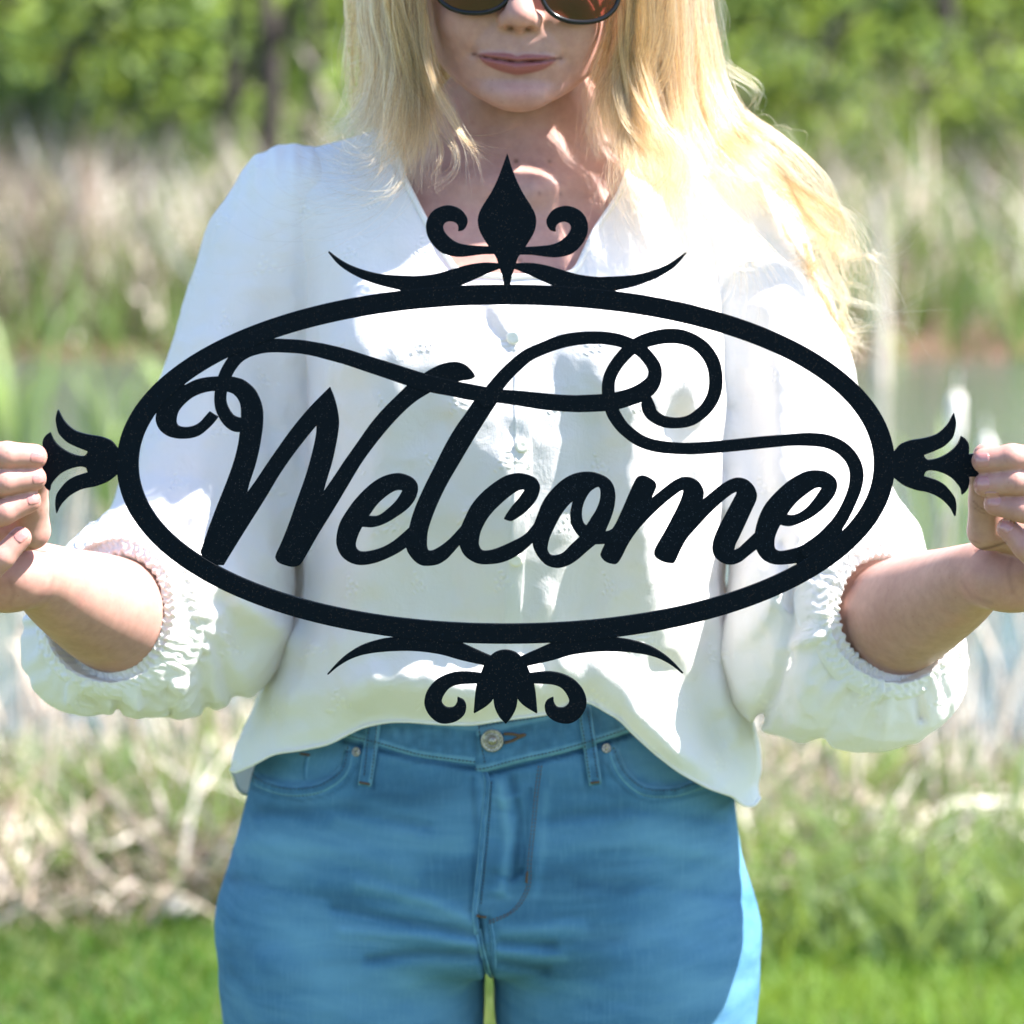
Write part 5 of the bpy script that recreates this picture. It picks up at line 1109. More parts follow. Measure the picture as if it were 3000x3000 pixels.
bundle([(2150,380,-.02),(2230,420,-.01),(2330,500,.0),(2360,510,.0)], 16, 6*mm, 12*mm, .010, r=.00009)
bundle([(2050,-100,.0),(2085,60,.0),(2110,200,.0),(2130,330,.0),(2150,420,.0)], 26, 7*mm, 12*mm, .012, r=.00008)
bundle([(1545,-560,-.02),(1700,-500,-.04),(1800,-330,-.04),(1835,-120,-.04),(1832,60,-.035),(1830,180,-.035),(1815,280,-.035),(1815,380,-.045),(1830,460,-.06)], 1500, 9*mm, 10*mm, .004, keep=7)
bundle([(2300,560,-.03),(2420,760,-.03),(2480,860,-.02),(2560,960,-.01),(2600,1040,.0)], 40, 8*mm, 12*mm, .010, r=.00009, ends=.7)
# crown and back of the head down to the shoulders
for gx in (1330, 1420, 1520, 1620, 1710):
    f = (gx - 1520) / 190
    bundle([(1520 + f * 30,-560,.00),(gx,-545,.05),(1520 + f * 260,-330,.105),(1520 + f * 290,-60,.115),(1520 + f * 300,200,.115),(1520 + f * 330,420,.120),(1520 + f * 380,640,.150)], 420, 16*mm, 22*mm, .006, r=.00022, npt=18)
for sg in (-1, 1):
    bundle([(1520 + sg * 20,-560,.01),(1520 + sg * 190,-520,.03),(1520 + sg * 340,-300,.04),(1520 + sg * 385,-60,.05),(1520 + sg * 400,150,.055),(1520 + sg * 420,330,.06),(1520 + sg * 470,470,.07)], 700, 13*mm, 16*mm, .005, r=.0002, npt=18)
    bundle([(1520 + sg * 20,-560,-.02),(1520 + sg * 170,-530,-.02),(1520 + sg * 320,-330,-.01),(1520 + sg * 370,-60,.00),(1520 + sg * 372,120,.01),(1520 + sg * 360,300,.03)], 500, 12*mm, 12*mm, .004, r=.0002, npt=18)
hc = bpy.data.hair_curves.new('hair'); hc.add_curves(CNT)
P_ = np.concatenate(PTS).astype(np.float32); hc.attributes['position'].data.foreach_set('vector', P_.ravel())
ra = hc.attributes.get('radius') or hc.attributes.new('radius', 'FLOAT', 'POINT'); ra.data.foreach_set('value', np.concatenate(RAD).astype(np.float32))
hc.materials.append(m_hair); hair = bpy.data.objects.new('hair', hc); col.objects.link(hair); hair.parent = person
hair['label'] = 'long loose wind-blown blond hair falling over both shoulders'
sc.cycles_curves.shape = 'RIBBONS' if hasattr(sc, 'cycles_curves') else None
# ================================================================== GROUND, WATER, VEGETATION
WATER_Z = -0.25
def ground_z(x, y):
    x = np.asarray(x, float); y = np.asarray(y, float)
    z = np.interp(y, [-400, 2.6, 3.1, 4.0, 4.6, 5.5, 8.0, 15.0, 17.0, 17.9, 19.0, 22, 30, 45, 80, 160, 500], [0, 0, .05, -.10, -.30, -.55, -.9, -.8, -.38, -.12, .12, .35, 1.1, 3.2, 6, 9, 12])
    w = np.clip((y - 2.6) / 1.5, 0, 1)
    P = np.stack([x, y, np.zeros_like(x)], -1).reshape(-1, 3)
    nz = (vnoise(P, .9) * .5 + vnoise(P + 5, 2.7) * .25).reshape(x.shape)
    far = np.clip((y - 17) / 10, 0, 1)
    return z + w * nz * (.05 + far * .35) * np.where((y > 4.6) & (y < 17), .4, 1) + (1 - w) * .004 * nz
def blades(n, xy, hgt, wid, lean, colr, seg=3, up_bias=1.0, curl=.3, zoff=0.0, lean_dir=None):
    """many grass/reed blades in one mesh; returns V,Q,tone"""
    x, y = xy; z = ground_z(x, y) - .01 + zoff; h = hgt; th = rng.random(n) * 6.283 if lean_dir is None else lean_dir + rng.normal(size=n) * .9
    dx, dy = np.cos(th), np.sin(th); fa = rng.random(n) * 3.14; wx, wy = np.cos(fa), np.sin(fa) * .6
    V = np.zeros((n, seg + 1, 2, 3)); t = np.linspace(0, 1, seg + 1)
    for k, tt in enumerate(t):
        off = h * lean * (tt + curl * tt * tt * 2); cz = z + h * tt * np.sqrt(np.clip(1 - (lean * .7) ** 2, .1, 1)) - h * curl * lean * tt ** 3
        w = wid * (1 - tt ** 1.7 * .93)
        for s, sg in enumerate((-.5, .5)):
            V[:, k, s, 0] = x + dx * off + wx * w * sg; V[:, k, s, 1] = y + dy * off + wy * w * sg; V[:, k, s, 2] = cz
    base = np.arange(n)[:, None] * (seg + 1) * 2; k = np.arange(seg)[None] * 2
    Q = np.stack([base + k, base + k + 1, base + k + 3, base + k + 2], -1).reshape(-1, 4)
    return V.reshape(-1, 3), Q, np.repeat(colr, (seg + 1) * 2)
def leaf_mat(name, stops, trans=.35, rough=.55, patch=None):
    m, nt, b = mat_new(name); a = nd(nt, 'ShaderNodeAttribute', attribute_name='tone')
    f = a.outputs['Fac']
    r = ramp(nt, f, stops); b.inputs['Roughness'].default_value = rough; b.inputs['Specular IOR Level'].default_value = 0.3; nt.links.new(r.outputs[0], b.inputs['Base Color'])
    t = nd(nt, 'ShaderNodeBsdfTranslucent'); nt.links.new(mixc(nt, 0.5, r.outputs[0], (0.35, 0.45, 0.06), 'MIX') if trans > .2 else r.outputs[0], t.inputs['Color']); mx = nd(nt, 'ShaderNodeMixShader'); mx.inputs[0].default_value = trans
    nt.links.new(b.outputs[0], mx.inputs[1]); nt.links.new(t.outputs[0], mx.inputs[2]); nt.links.new(mx.outputs[0], nt.nodes['Material Output'].inputs['Surface']); return m
m_grass = leaf_mat('lawn_green', [(0, (0.014, 0.055, 0.004)), (.55, (0.048, 0.140, 0.008)), (1, (0.13, 0.22, 0.022))])
m_green = leaf_mat('reed_green', [(0, (0.018, 0.045, 0.010)), (.6, (0.085, 0.155, 0.035)), (1, (0.24, 0.31, 0.12))])
m_straw = leaf_mat('dry_straw', [(0, (0.030, 0.018, 0.012)), (.45, (0.20, 0.135, 0.095)), (.8, (0.50, 0.42, 0.34)), (1, (0.72, 0.65, 0.57))], .10, .6)
m_leaf = leaf_mat('shrub_leaves', [(0, (0.012, 0.028, 0.008)), (.35, (0.080, 0.140, 0.030)), (1, (0.27, 0.34, 0.095))], .45)
m_leaf2 = leaf_mat('olive_leaves', [(0, (0.040, 0.070, 0.020)), (.5, (0.15, 0.21, 0.07)), (1, (0.32, 0.36, 0.15))], .45)
m_bark, nt, b = mat_new('bark'); vec = objvec(nt, (1, 1, .25)); nb = noise_n(nt, 30, 4, .6, vec=vec); nt.links.new(ramp(nt, nb.outputs[0], [(.3, (0.012, 0.009, 0.007)), (.7, (0.055, 0.040, 0.030))]).outputs[0], b.inputs['Base Color']); bump(nt, nb.outputs[0], .8, .03, b); b.inputs['Roughness'].default_value = .9
m_pale, nt, b = mat_new('dead_wood'); vec = objvec(nt, (1, 1, .3)); nb = noise_n(nt, 40, 3, .6, vec=vec); nt.links.new(ramp(nt, nb.outputs[0], [(.3, (0.28, 0.22, 0.16)), (.7, (0.58, 0.52, 0.44))]).outputs[0], b.inputs['Base Color']); b.inputs['Roughness'].default_value = .85
# ground sheet
m_gr, nt, b = mat_new('earth_and_turf'); b.inputs['Roughness'].default_value = .95; b.inputs['Specular IOR Level'].default_value = .1
geo = nd(nt, 'ShaderNodeNewGeometry'); gs = nd(nt, 'ShaderNodeSeparateXYZ'); nt.links.new(geo.outputs['Position'], gs.inputs[0])
gn = noise_n(nt, 1.7, 5, .6, vec=geo.outputs['Position']); gn2 = noise_n(nt, 14, 4, .6, vec=geo.outputs['Position'])
turf = ramp(nt, gn2.outputs[0], [(.3, (0.045, 0.070, 0.020)), (.7, (0.110, 0.130, 0.050))]).outputs[0]
mud = ramp(nt, gn2.outputs[0], [(.3, (0.035, 0.022, 0.014)), (.7, (0.16, 0.10, 0.07))]).outputs[0]
thatch = ramp(nt, gn2.outputs[0], [(.3, (0.05, 0.045, 0.02)), (.7, (0.30, 0.25, 0.18))]).outputs[0]
def mr(v, a, b_, c_=0.0, d_=1.0):
    n = nd(nt, 'ShaderNodeMapRange', clamp=True); nt.links.new(v, n.inputs[0]); n.inputs[1].default_value = a; n.inputs[2].default_value = b_; n.inputs[3].default_value = c_; n.inputs[4].default_value = d_; return n.outputs[0]
wy = nd(nt, 'ShaderNodeMath', operation='MULTIPLY_ADD'); nt.links.new(gn.outputs[0], wy.inputs[0]); wy.inputs[1].default_value = .7; nt.links.new(gs.outputs[1], wy.inputs[2])
c_a = mixc(nt, mr(wy.outputs[0], 2.95, 3.3), turf, thatch); c_b = mixc(nt, mr(wy.outputs[0], 4.1, 4.8), c_a, mud); c_c = mixc(nt, mr(wy.outputs[0], 18.9, 20.5), c_b, mixc(nt, gn.outputs[0], (0.05, 0.11, 0.02), (0.22, 0.22, 0.10)))
nt.links.new(c_c, b.inputs['Base Color']); bump(nt, gn2.outputs[0], .5, .03, b)
ys = np.unique(np.r_[np.linspace(-300, -6, 12), np.linspace(-6, 2.4, 12), np.linspace(2.4, 6, 40), np.linspace(6, 17, 16), np.linspace(17, 24, 34), np.linspace(24, 50, 40), np.linspace(50, 500, 26)])
xs = np.unique(np.r_[np.linspace(-400, -12, 14), np.linspace(-12, -4, 22), np.linspace(-4, 4, 56), np.linspace(4, 12, 22), np.linspace(12, 400, 14)])
Xg, Yg = np.meshgrid(xs, ys, indexing='ij'); Zg = ground_z(Xg, Yg); nx_, ny_ = Xg.shape
I, K = np.meshgrid(np.arange(nx_ - 1), np.arange(ny_ - 1), indexing='ij'); a = I * ny_ + K
gnd = link('ground', mesh_np('ground', np.stack([Xg, Yg, Zg], -1).reshape(-1, 3), np.stack([a, a + ny_, a + ny_ + 1, a + 1], -1).reshape(-1, 4)), m_gr); gnd['kind'] = 'structure'
# pond
m_w, nt, b = mat_new('pond_water'); b.inputs['Base Color'].default_value = (0.050, 0.065, 0.055, 1); b.inputs['Roughness'].default_value = .05; b.inputs['IOR'].default_value = 1.33; b.inputs['Specular IOR Level'].default_value = .5
geo = nd(nt, 'ShaderNodeNewGeometry'); mpp = nd(nt, 'ShaderNodeMapping'); mpp.inputs['Scale'].default_value = (1, 2.2, 1); nt.links.new(geo.outputs['Position'], mpp.inputs[0]); w1 = noise_n(nt, 5.5, 4, .55, vec=mpp.outputs[0]); bump(nt, w1.outputs[0], .14, .04, b)
xs_, ys_ = np.linspace(-60, 60, 30), np.linspace(4.0, 18.6, 20); Xg, Yg = np.meshgrid(xs_, ys_, indexing='ij'); I, K = np.meshgrid(np.arange(29), np.arange(19), indexing='ij'); a = I * 20 + K
wt = link('pond', mesh_np('pond', np.stack([Xg, Yg, np.full(Xg.shape, WATER_Z)], -1).reshape(-1, 3), np.stack([a, a + 20, a + 21, a + 1], -1).reshape(-1, 4)), m_w); wt['kind'] = 'structure'
def stuff(name, V, Q, tone, mat, label):
    me = mesh_np(name, V, Q); add_attr(me, 'tone', tone); o = link(name, me, mat, smooth=False); tag(o, label, None, None, 'stuff'); return o
def wedge(n, y0, y1, spread=.30, bias=1.0):
    y = y0 + (y1 - y0) * rng.random(n) ** bias; x = (rng.random(n) * 2 - 1) * (y + 2.2) * spread; return x, y
# lawn
n = 72000; x, y = wedge(n, 1.3, 3.1, .40); pt = np.clip(.48 + .65 * vnoise(np.stack([x, y, x * 0], 1), 2.2) + rng.normal(size=n) * .16, 0, 1)
V, Q, T = blades(n, (x, y), .025 + .05 * rng.random(n) * (.6 + .6 * pt), .004 + .003 * rng.random(n), .15 + .5 * rng.random(n), pt, 2)
stuff('lawn_grass', V, Q, T, m_grass, 'short bright green lawn grass in front of the pond bank')
# near bank: green and straw mixed
n = 28000; x, y = wedge(n, 2.75, 4.3, .40, .8); y = y - .28 * np.clip(x * 3, 0, 1) * (y < 3.3); cl = vnoise(np.stack([x, y, x * 0], 1), 1.9) - .05 + .22 * (x > 0); k = cl > -.35 + rng.normal(size=n) * .25; x, y = x[k], y[k]; n = len(x)
V, Q, T = blades(n, (x, y), (.07 + .24 * rng.random(n) ** 1.4) * np.clip(1.15 - (y - 3.1) * .55, .3, 1), .007 + .008 * rng.random(n), .15 + .55 * rng.random(n), np.clip(.55 + .3 * cl[k] + rng.normal(size=n) * .22, 0, 1), 3)
stuff('bank_grass', V, Q, T, m_green, 'fresh green grass tufts sprouting on the near bank')
n = 21500; x, y = wedge(n, 2.8, 4.7, .40, .9); y = y - .15 * (y < 3.2) * rng.random(n); cl = vnoise(np.stack([x + 9, y, x * 0], 1), 1.6) - .22 * (x > 0) + .25 * (x < 0) * (y < 3.7); k = cl > -.15 + rng.normal(size=n) * .25; x, y = x[k], y[k]; n = len(x)
V, Q, T = blades(n, (x, y), (.08 + .32 * rng.random(n) ** 1.6) * np.clip(1.15 - (y - 3.1) * .5, .35, 1), .006 + .010 * rng.random(n), .25 + .75 * rng.random(n), np.clip(.60 + rng.normal(size=n) * .32, 0, 1), 3)
stuff('dry_grass', V, Q, T, m_straw, 'matted pale dry grass and reed litter on the near bank')
# flattened reed litter lying about
n = 1850; x, y = wedge(n, 3.0, 4.4, .40); V, Q, T = blades(n, (x, y), .06 + .12 * rng.random(n), .010 + .016 * rng.random(n), np.full(n, 1.15), np.clip(.8 + rng.normal(size=n) * .18, 0, 1), 2, zoff=.03)
V[:, 2] += .03 * rng.random(len(V)); stuff('reed_litter', V, Q, T, m_straw, 'broad broken pieces of bleached reed leaf lying on the bank')
# reeds at the water, near side
n = 2300; x, y = wedge(n, 4.0, 5.6, .40); k = (rng.random(n) < .35 + .5 * (vnoise(np.stack([x, y, x * 0], 1), 2.3) > 0)); x, y = x[k], y[k]; n = len(x)
V, Q, T = blades(n, (x, y), .12 + .75 * rng.random(n) ** 2, .006 + .009 * rng.random(n), .04 + .45 * rng.random(n) ** 2, np.clip(.6 + rng.normal(size=n) * .3, 0, 1), 4)
stuff('near_reeds', V, Q, T, m_straw, 'thin standing brown reeds along the near waterline')
n = 1400; x, y = wedge(n, 4.0, 5.0, .40); V, Q, T = blades(n, (x, y), .10 + .22 * rng.random(n), .008 + .008 * rng.random(n), .05 + .3 * rng.random(n), np.clip(.7 + rng.normal(size=n) * .25, 0, 1), 3)
stuff('water_sedge', V, Q, T, m_green, 'green sedge leaves rising between the brown reeds')
# far reeds, thickest on the left
n = 29000; x = rng.random(n) * 27 - 14; y = 17.75 + 3.4 * rng.random(n); dens = np.interp(x, [-7, -2.2, -.5, 1.0, 3, 6], [1, 1, .6, .22, .34, .30]); k = rng.random(n) < dens * (.55 + .6 * vnoise(np.stack([x, y * .6, x * 0], 1), 1.1)); x, y = x[k], y[k]; n = len(x)
V, Q, T = blades(n, (x, y), .5 + .95 * rng.random(n), .012 + .022 * rng.random(n) + .045 * (rng.random(n) < .10), .08 + .65 * rng.random(n) ** 1.3, np.clip(.66 + rng.normal(size=n) * .20 + .35 * vnoise(np.stack([x, y, x * 0], 1), 2.5), 0, 1), 3, lean_dir=np.where(rng.random(n) < .6, 3.0, 0.2))
stuff('far_reeds', V, Q, T, m_straw, 'thick stand of pale dead reeds on the far shore')
n = 16000; x = rng.random(n) * 27 - 13.5; y = 17.2 + 5.5 * rng.random(n); k = rng.random(n) < .5 + .6 * vnoise(np.stack([x + 4, y, x * 0], 1), .9); x, y = x[k], y[k]; n = len(x)
V, Q, T = blades(n, (x, y), .35 + .8 * rng.random(n), .02 + .03 * rng.random(n), .1 + .4 * rng.random(n), np.clip(.6 + rng.normal(size=n) * .25, 0, 1), 3)
stuff('far_bank_grass', V, Q, T, m_green, 'green grass and weeds growing up the far bank')
n = 9000; x = rng.random(n) * 27 - 13.5; y = 20.5 + 6 * rng.random(n); k = vnoise(np.stack([x + 2, y, x * 0], 1), .8) + .25 * (x > 1) > .05; x, y = x[k], y[k]; n = len(x)
V, Q, T = blades(n, (x, y), .6 + 1.3 * rng.random(n), .012 + .03 * rng.random(n), .1 + .6 * rng.random(n), np.clip(.58 + rng.normal(size=n) * .25, 0, 1), 3)
stuff('dry_brush', V, Q, T, m_straw, 'tan dry brush tangled among the shrubs of the far bank')
# individual stalks on the near bank
def stalk(px, pybase, y, hgt, lean, ldir, rad, mat, name, label, cat, group, leaf=True, top=None):
    gx = float(W(px, pybase, y)[0]); gz = float(ground_z(gx, y)) - .02; p0 = np.array([gx, y, gz])
    t = np.linspace(0, 1, 7)[:, None]; d = np.array([math.cos(ldir), math.sin(ldir) * .5, 0]); P = p0 + np.array([0, 0, 1.0]) * hgt * t * math.cos(lean) + d * hgt * math.sin(lean) * t ** 1.3
    root = empty(name, p0); tag(root, label, cat, group)
    V, Q = tube(P, rad * (1 - .55 * t[:, 0]), k=6); link('stem', mesh_np('stem', V, Q), mat, root)
    if leaf:
        for a in range(2):
            i = 2 + a * 2; b0 = P[i]; dd = np.array([math.cos(ldir + 2.2 + a * 2.6), .4, 0]); L = np.array([b0, b0 + dd * .05 + [0, 0, .12 * hgt], b0 + dd * .14 * hgt + [0, 0, .20 * hgt], b0 + dd * .32 * hgt + [0, 0, .10 * hgt]])
            C_ = catmull(L, 3); wv = np.interp(np.linspace(0, 1, len(C_)), [0, .3, 1], [.006, .010, .001]); sd = np.cross(dd, [0, 0, 1]); V = np.concatenate([C_ - sd * wv[:, None], C_ + sd * wv[:, None] + [0, 0, .002]]); m_ = len(C_)
            Qs = np.array([(k, k + 1, m_ + k + 1, m_ + k) for k in range(m_ - 1)]); lf = mesh_np('leaf', V, Qs); add_attr(lf, 'tone', np.full(len(V), .7)); link('leaf', lf, m_straw, root)
    if top is not None: top(root, P)
    return root
def cattail_head(root, P):
    d = P[-1] - P[-2]; d /= np.linalg.norm(d); c0 = P[-1] - d * .02
    prof = [(.004, 0), (.014, .008), (.019, .03), (.021, .07), (.020, .11), (.017, .14), (.008, .155), (.0025, .16), (.002, .20), (.0003, .22)]
    V, Q = lathe(prof, c0, d, 18); V = V + .003 * np.stack([vnoise(V, 160), vnoise(V + 3, 160), V[:, 0] * 0], 1)
    h = link('seed_head', mesh_np('seed_head', V, Q), m_fluff, root); h['label'] = 'burst white seed head'
m_fluff, nt, b = mat_new('seed_fluff'); vec = objvec(nt); nf = noise_n(nt, 60, 4, .7, vec=vec); nt.links.new(ramp(nt, nf.outputs[0], [(.35, (0.50, 0.44, 0.36)), (.6, (0.86, 0.84, 0.80))]).outputs[0], b.inputs['Base Color']); b.inputs['Roughness'].default_value = 1; bump(nt, nf.outputs[0], 1, .006, b)
for i, (px_, py_, y_, hz, ln, ld) in enumerate([(2745, 2010, 5.4, 1.10, .03, 0.3), (2935, 2010, 5.6, 1.0, .05, 2.9), (2620, 2010, 6.3, .75, .10, 2.9)]):
    lb = ['tall cattail with a white fluffy seed head, left of the right hand', 'cattail with a small bright seed head just above the right hand', 'short leaning cattail standing farther out in the water']
    stalk(px_, py_, y_, hz, ln, ld, .006, m_pale, 'cattail', lb[i], 'cattail', 'cattails in the pond', True, cattail_head)
def reed_lab(px, ln, leafy): return ('leafy ' if leafy else 'bare ') + ('upright' if ln < .15 else 'slanting' if ln < .45 else 'nearly fallen') + ' bleached reed stalk ' + ('left' if px < 1500 else 'right') + (' of the hips near the edge of the photo' if px < 300 or px > 2750 else ' of the hips, close beside the jeans')
rr2 = np.random.default_rng(21)
for i in range(46):
    px_ = [rr2.uniform(-150, 760), rr2.uniform(2230, 3150)][i % 2]; y_ = rr2.uniform(3.0, 5.0); ln = abs(rr2.normal()) * .38
    stalk(px_, 2300, y_, rr2.uniform(.35, .95), min(ln, 1.0), rr2.choice([0.1, 3.0]), rr2.uniform(.004, .008), m_pale, 'dead_reed', reed_lab(px_, min(ln, 1.0), i % 4 != 3), 'reed', 'dead reed stalks along the near bank', i % 4 != 3)
# broad-leaved iris clumps
def leaf_clump(px, y, n, h, label, mat=None, sp=.14):
    gx = float(W(px, 2000, y)[0]); gz = max(float(ground_z(gx, y)), WATER_Z - .05); root = empty('iris_clump', (gx, y, gz)); tag(root, label, 'iris')
    for i in range(n):
        th = rr2.random() * 6.28; d = np.array([math.cos(th), math.sin(th), 0]); hh_ = h * rr2.uniform(.6, 1.1); b0 = np.array([gx, y, gz]) + d * sp * rr2.random()
        C_ = catmull(np.array([b0, b0 + d * .05 * h + [0, 0, hh_ * .4], b0 + d * .16 * h + [0, 0, hh_ * .8], b0 + d * .4 * h + [0, 0, hh_ * .95]]), 3)
        wv = np.interp(np.linspace(0, 1, len(C_)), [0, .5, 1], [.010, .016, .001]); f_ = rr2.random() * 3.14; sd = np.array([math.cos(f_), math.sin(f_), 0]); V = np.concatenate([C_ - sd * wv[:, None], C_ + sd * wv[:, None]]); m_ = len(C_)
        lf = mesh_np('leaf', V, np.array([(k, k + 1, m_ + k + 1, m_ + k) for k in range(m_ - 1)])); add_attr(lf, 'tone', np.full(len(V), rr2.uniform(.7, 1))); link('leaf', lf, mat or m_green, root)
leaf_clump(330, 9.5, 16, .8, 'tall yellow-green iris clump left of the white sleeve')
leaf_clump(560, 11.5, 14, .7, 'small iris clump close beside the upper white sleeve')
leaf_clump(2330, 10.5, 14, .6, 'low iris clump behind the wind-blown hair')
leaf_clump(60, 10.5, 18, .9, 'iris clump at the left edge behind the fingers')
leaf_clump(2760, 8.5, 12, .6, 'iris clump in the water below the cattails')
leaf_clump(640, 4.3, 16, .45, 'yellow-green iris sprouts beside the left hip')
leaf_clump(2560, 3.4, 14, .30, 'bright green sprouts on the bank right of the hip')
# pale stones at the edge of the lawn
m_stone, nt, b = mat_new('limestone'); vec = objvec(nt); ns = noise_n(nt, 30, 5, .6, vec=vec); nt.links.new(ramp(nt, ns.outputs[0], [(.3, (0.16, 0.145, 0.125)), (.6, (0.42, 0.40, 0.36))]).outputs[0], b.inputs['Base Color']); bump(nt, ns.outputs[0], .6, .01, b); b.inputs['Roughness'].default_value = .9
for px_, py_, r_, lb in ((530, 2715, .022, 'pale stone lying at the edge of the lawn next to the left hip'), (280, 2642, .021, 'pale stone half hidden in dry grass left of the others'), (2550, 2610, .022, 'pale stone in the grass right of the hip'), (2460, 2700, .016, 'pale stone on the lawn edge close to the right thigh')):
    ang_ = PITCH + math.atan((py_ - 1500) / FPX); y_ = CAM[1] + CAM[2] / math.tan(ang_); gx = float(W(px_, py_, y_)[0]); gz = float(ground_z(gx, y_)); bm = bmesh.new(); bmesh.ops.create_icosphere(bm, subdivisions=3, radius=1)
    for v in bm.verts: q_ = np.array(v.co); k_ = 1 + .22 * float(vnoise(q_[None] + px_, 1.3)[0]) + .07 * float(vnoise(q_[None] + px_, 4)[0]); v.co = Vector(q_ * k_ * np.array([r_ * 1.5, r_ * 1.1, r_]))
    me = bpy.data.meshes.new('stone'); bm.to_mesh(me); bm.free(); o = link('stone', me, m_stone); o.location = (gx, y_, gz + r_ * .7); tag(o, lb, 'stone', 'pale stones at the lawn edge')
# shrubs and trees
def foliage(n, R_, squash=.8, leaf=.09, hollow=.45, seed=0, lumps=9):
    g = np.random.default_rng(seed); lc = g.normal(size=(lumps, 3)); lc /= np.linalg.norm(lc, axis=1)[:, None]; lc *= g.uniform(.25, .75, (lumps, 1)); lr = g.uniform(.25, .5, lumps)
    k = g.integers(lumps, size=n); d = g.normal(size=(n, 3)); d /= np.linalg.norm(d, axis=1)[:, None]; P = (lc[k] + d * (lr[k] * g.uniform(hollow, 1.08, n) ** .6)[:, None]) * np.array([1, 1, squash]) * R_
    u = g.normal(size=(n, 3)); u /= np.linalg.norm(u, axis=1)[:, None]; v = np.cross(u, g.normal(size=(n, 3))); v /= np.linalg.norm(v, axis=1)[:, None]; s = leaf * g.uniform(.5, 1.2, n)[:, None]
    V = np.stack([P - u * s, P + v * s * .5 - u * s * .1, P + u * s, P - v * s * .5 - u * s * .1], 1).reshape(-1, 3); Q = np.arange(n * 4).reshape(-1, 4)
    tone = np.clip(.42 + .27 * g.normal(size=lumps)[k] + g.normal(size=n) * .20, 0, 1); return V, Q, np.repeat(tone, 4)
CROWN = []
for sd in range(4):
    V, Q, T = foliage(2600, 1.0, .82, .060, .4, 40 + sd, 12); me = mesh_np('crown', V, Q); add_attr(me, 'tone', T); me.materials.append(m_leaf if sd != 2 else m_leaf2); CROWN.append(me)
def limbs(h, r, seed, spread=.5, nb=5):
    g = np.random.default_rng(seed); VV = []; QQ = []; k0 = 0
    P = np.array([[0, 0, 0], [g.normal() * .04 * h, 0, h * .35], [g.normal() * .05 * h, 0, h * .7], [g.normal() * .06 * h, 0, h]]); C_ = catmull(P, 4); V, Q = tube(C_, r * np.linspace(1.1, .35, len(C_)), k=8); VV.append(V); QQ.append(Q); k0 = len(V)
    for i in range(nb):
        t = g.uniform(.3, .85); b0 = C_[int(t * (len(C_) - 1))]; th = g.random() * 6.28; L = h * g.uniform(.25, .5); d = np.array([math.cos(th) * spread * 1.6, math.sin(th) * spread * 1.6, .8]); C2 = catmull(np.array([b0, b0 + d * L * .5, b0 + d * L + [0, 0, .1 * L]]), 3); V, Q = tube(C2, r * .45 * np.linspace(1, .25, len(C2)), k=6); VV.append(V); QQ.append(Q + k0); k0 += len(V)
    return np.concatenate(VV), np.concatenate(QQ)
STEMS = []
for sd in range(3):
    V, Q = limbs(1.0, .035, 60 + sd); STEMS.append(mesh_np('stem', V, Q)); STEMS[-1].materials.append(m_bark); STEMS[-1].polygons.foreach_set('use_smooth', np.ones(len(STEMS[-1].polygons), bool))
WHERE = ['far left', 'left', 'behind the left shoulder', 'behind the head', 'behind the right shoulder', 'right', 'far right']
def where(px): return WHERE[int(np.clip((px + 200) / 3400 * 7, 0, 6))]
SZ = {0: 'low', 1: 'round', 2: 'olive green', 3: 'broad'}
used_lab = {}
def uniq(s):
    used_lab[s] = used_lab.get(s, 0) + 1; return s
def shrub(px, y, R_, k, lift=.6, label=None, grp='shrubs on the far bank'):
    gx = float(W(px, 500, y)[0]); gz = float(ground_z(gx, y)); root = empty('shrub', (gx, y, gz)); tag(root, label, 'shrub', grp)
    c_ = bpy.data.objects.new('crown', CROWN[k % 4]); col.objects.link(c_); c_.parent = root; c_.location = (0, 0, R_ * lift); c_.scale = (R_ * rr2.uniform(.9, 1.25), R_, R_ * rr2.uniform(.8, 1.1)); c_.rotation_euler = (0, 0, rr2.random() * 6.28)
    s_ = bpy.data.objects.new('stem', STEMS[k % 3]); col.objects.link(s_); s_.parent = root; s_.location = (0, 0, -.05); s_.scale = (R_ * 1.3, R_ * 1.3, R_ * 1.3)
SHR = [(-120,21.5,1.1,0,'low bright shrub at the far left edge, nearest the reeds'),(180,22.5,1.3,1,'round bright green shrub above the left reeds'),(470,21.8,.9,0,'small dark shrub just above the reeds, left of the sleeve'),(700,23.0,1.2,3,'shrub growing at the foot of the dark tree trunks'),
 (960,22.0,1.0,2,'olive shrub close behind the left shoulder'),(1250,23.5,1.3,1,'shrub hidden behind the left side of the hair'),(1600,23,1.3,0,'shrub directly behind the head'),(1900,22.5,1.2,3,'shrub behind the right side of the hair'),(2200,21.6,1.0,2,'olive shrub beside the wind-blown hair'),
 (2420,23.0,1.4,1,'tall bright shrub right of the hair'),(2680,22.0,1.0,0,'low bright shrub above the cattails'),(2900,22.8,1.3,3,'broad shrub near the upper right edge'),(3150,22,1.2,1,'shrub cut off by the right edge'),
 (50,27,2.0,3,'large shrub behind the low one at the far left'),(380,28,2.2,0,'large sunlit shrub in the second row left'),(880,27.5,1.9,1,'second row shrub right of the dark trunks'),(1150,28.5,2.1,2,'olive shrub in the second row behind the shoulder'),(1900,28,2.2,0,'large second row shrub behind the hair'),(2330,27,2.0,3,'large second row shrub right of the hair'),(2620,28.5,2.2,1,'large second row shrub above the cattails'),(2960,27.5,2.1,0,'large second row shrub at the upper right')]
for i, (px_, y_, r_, k_, lb) in enumerate(SHR): shrub(px_, y_, r_, k_, label=lb)
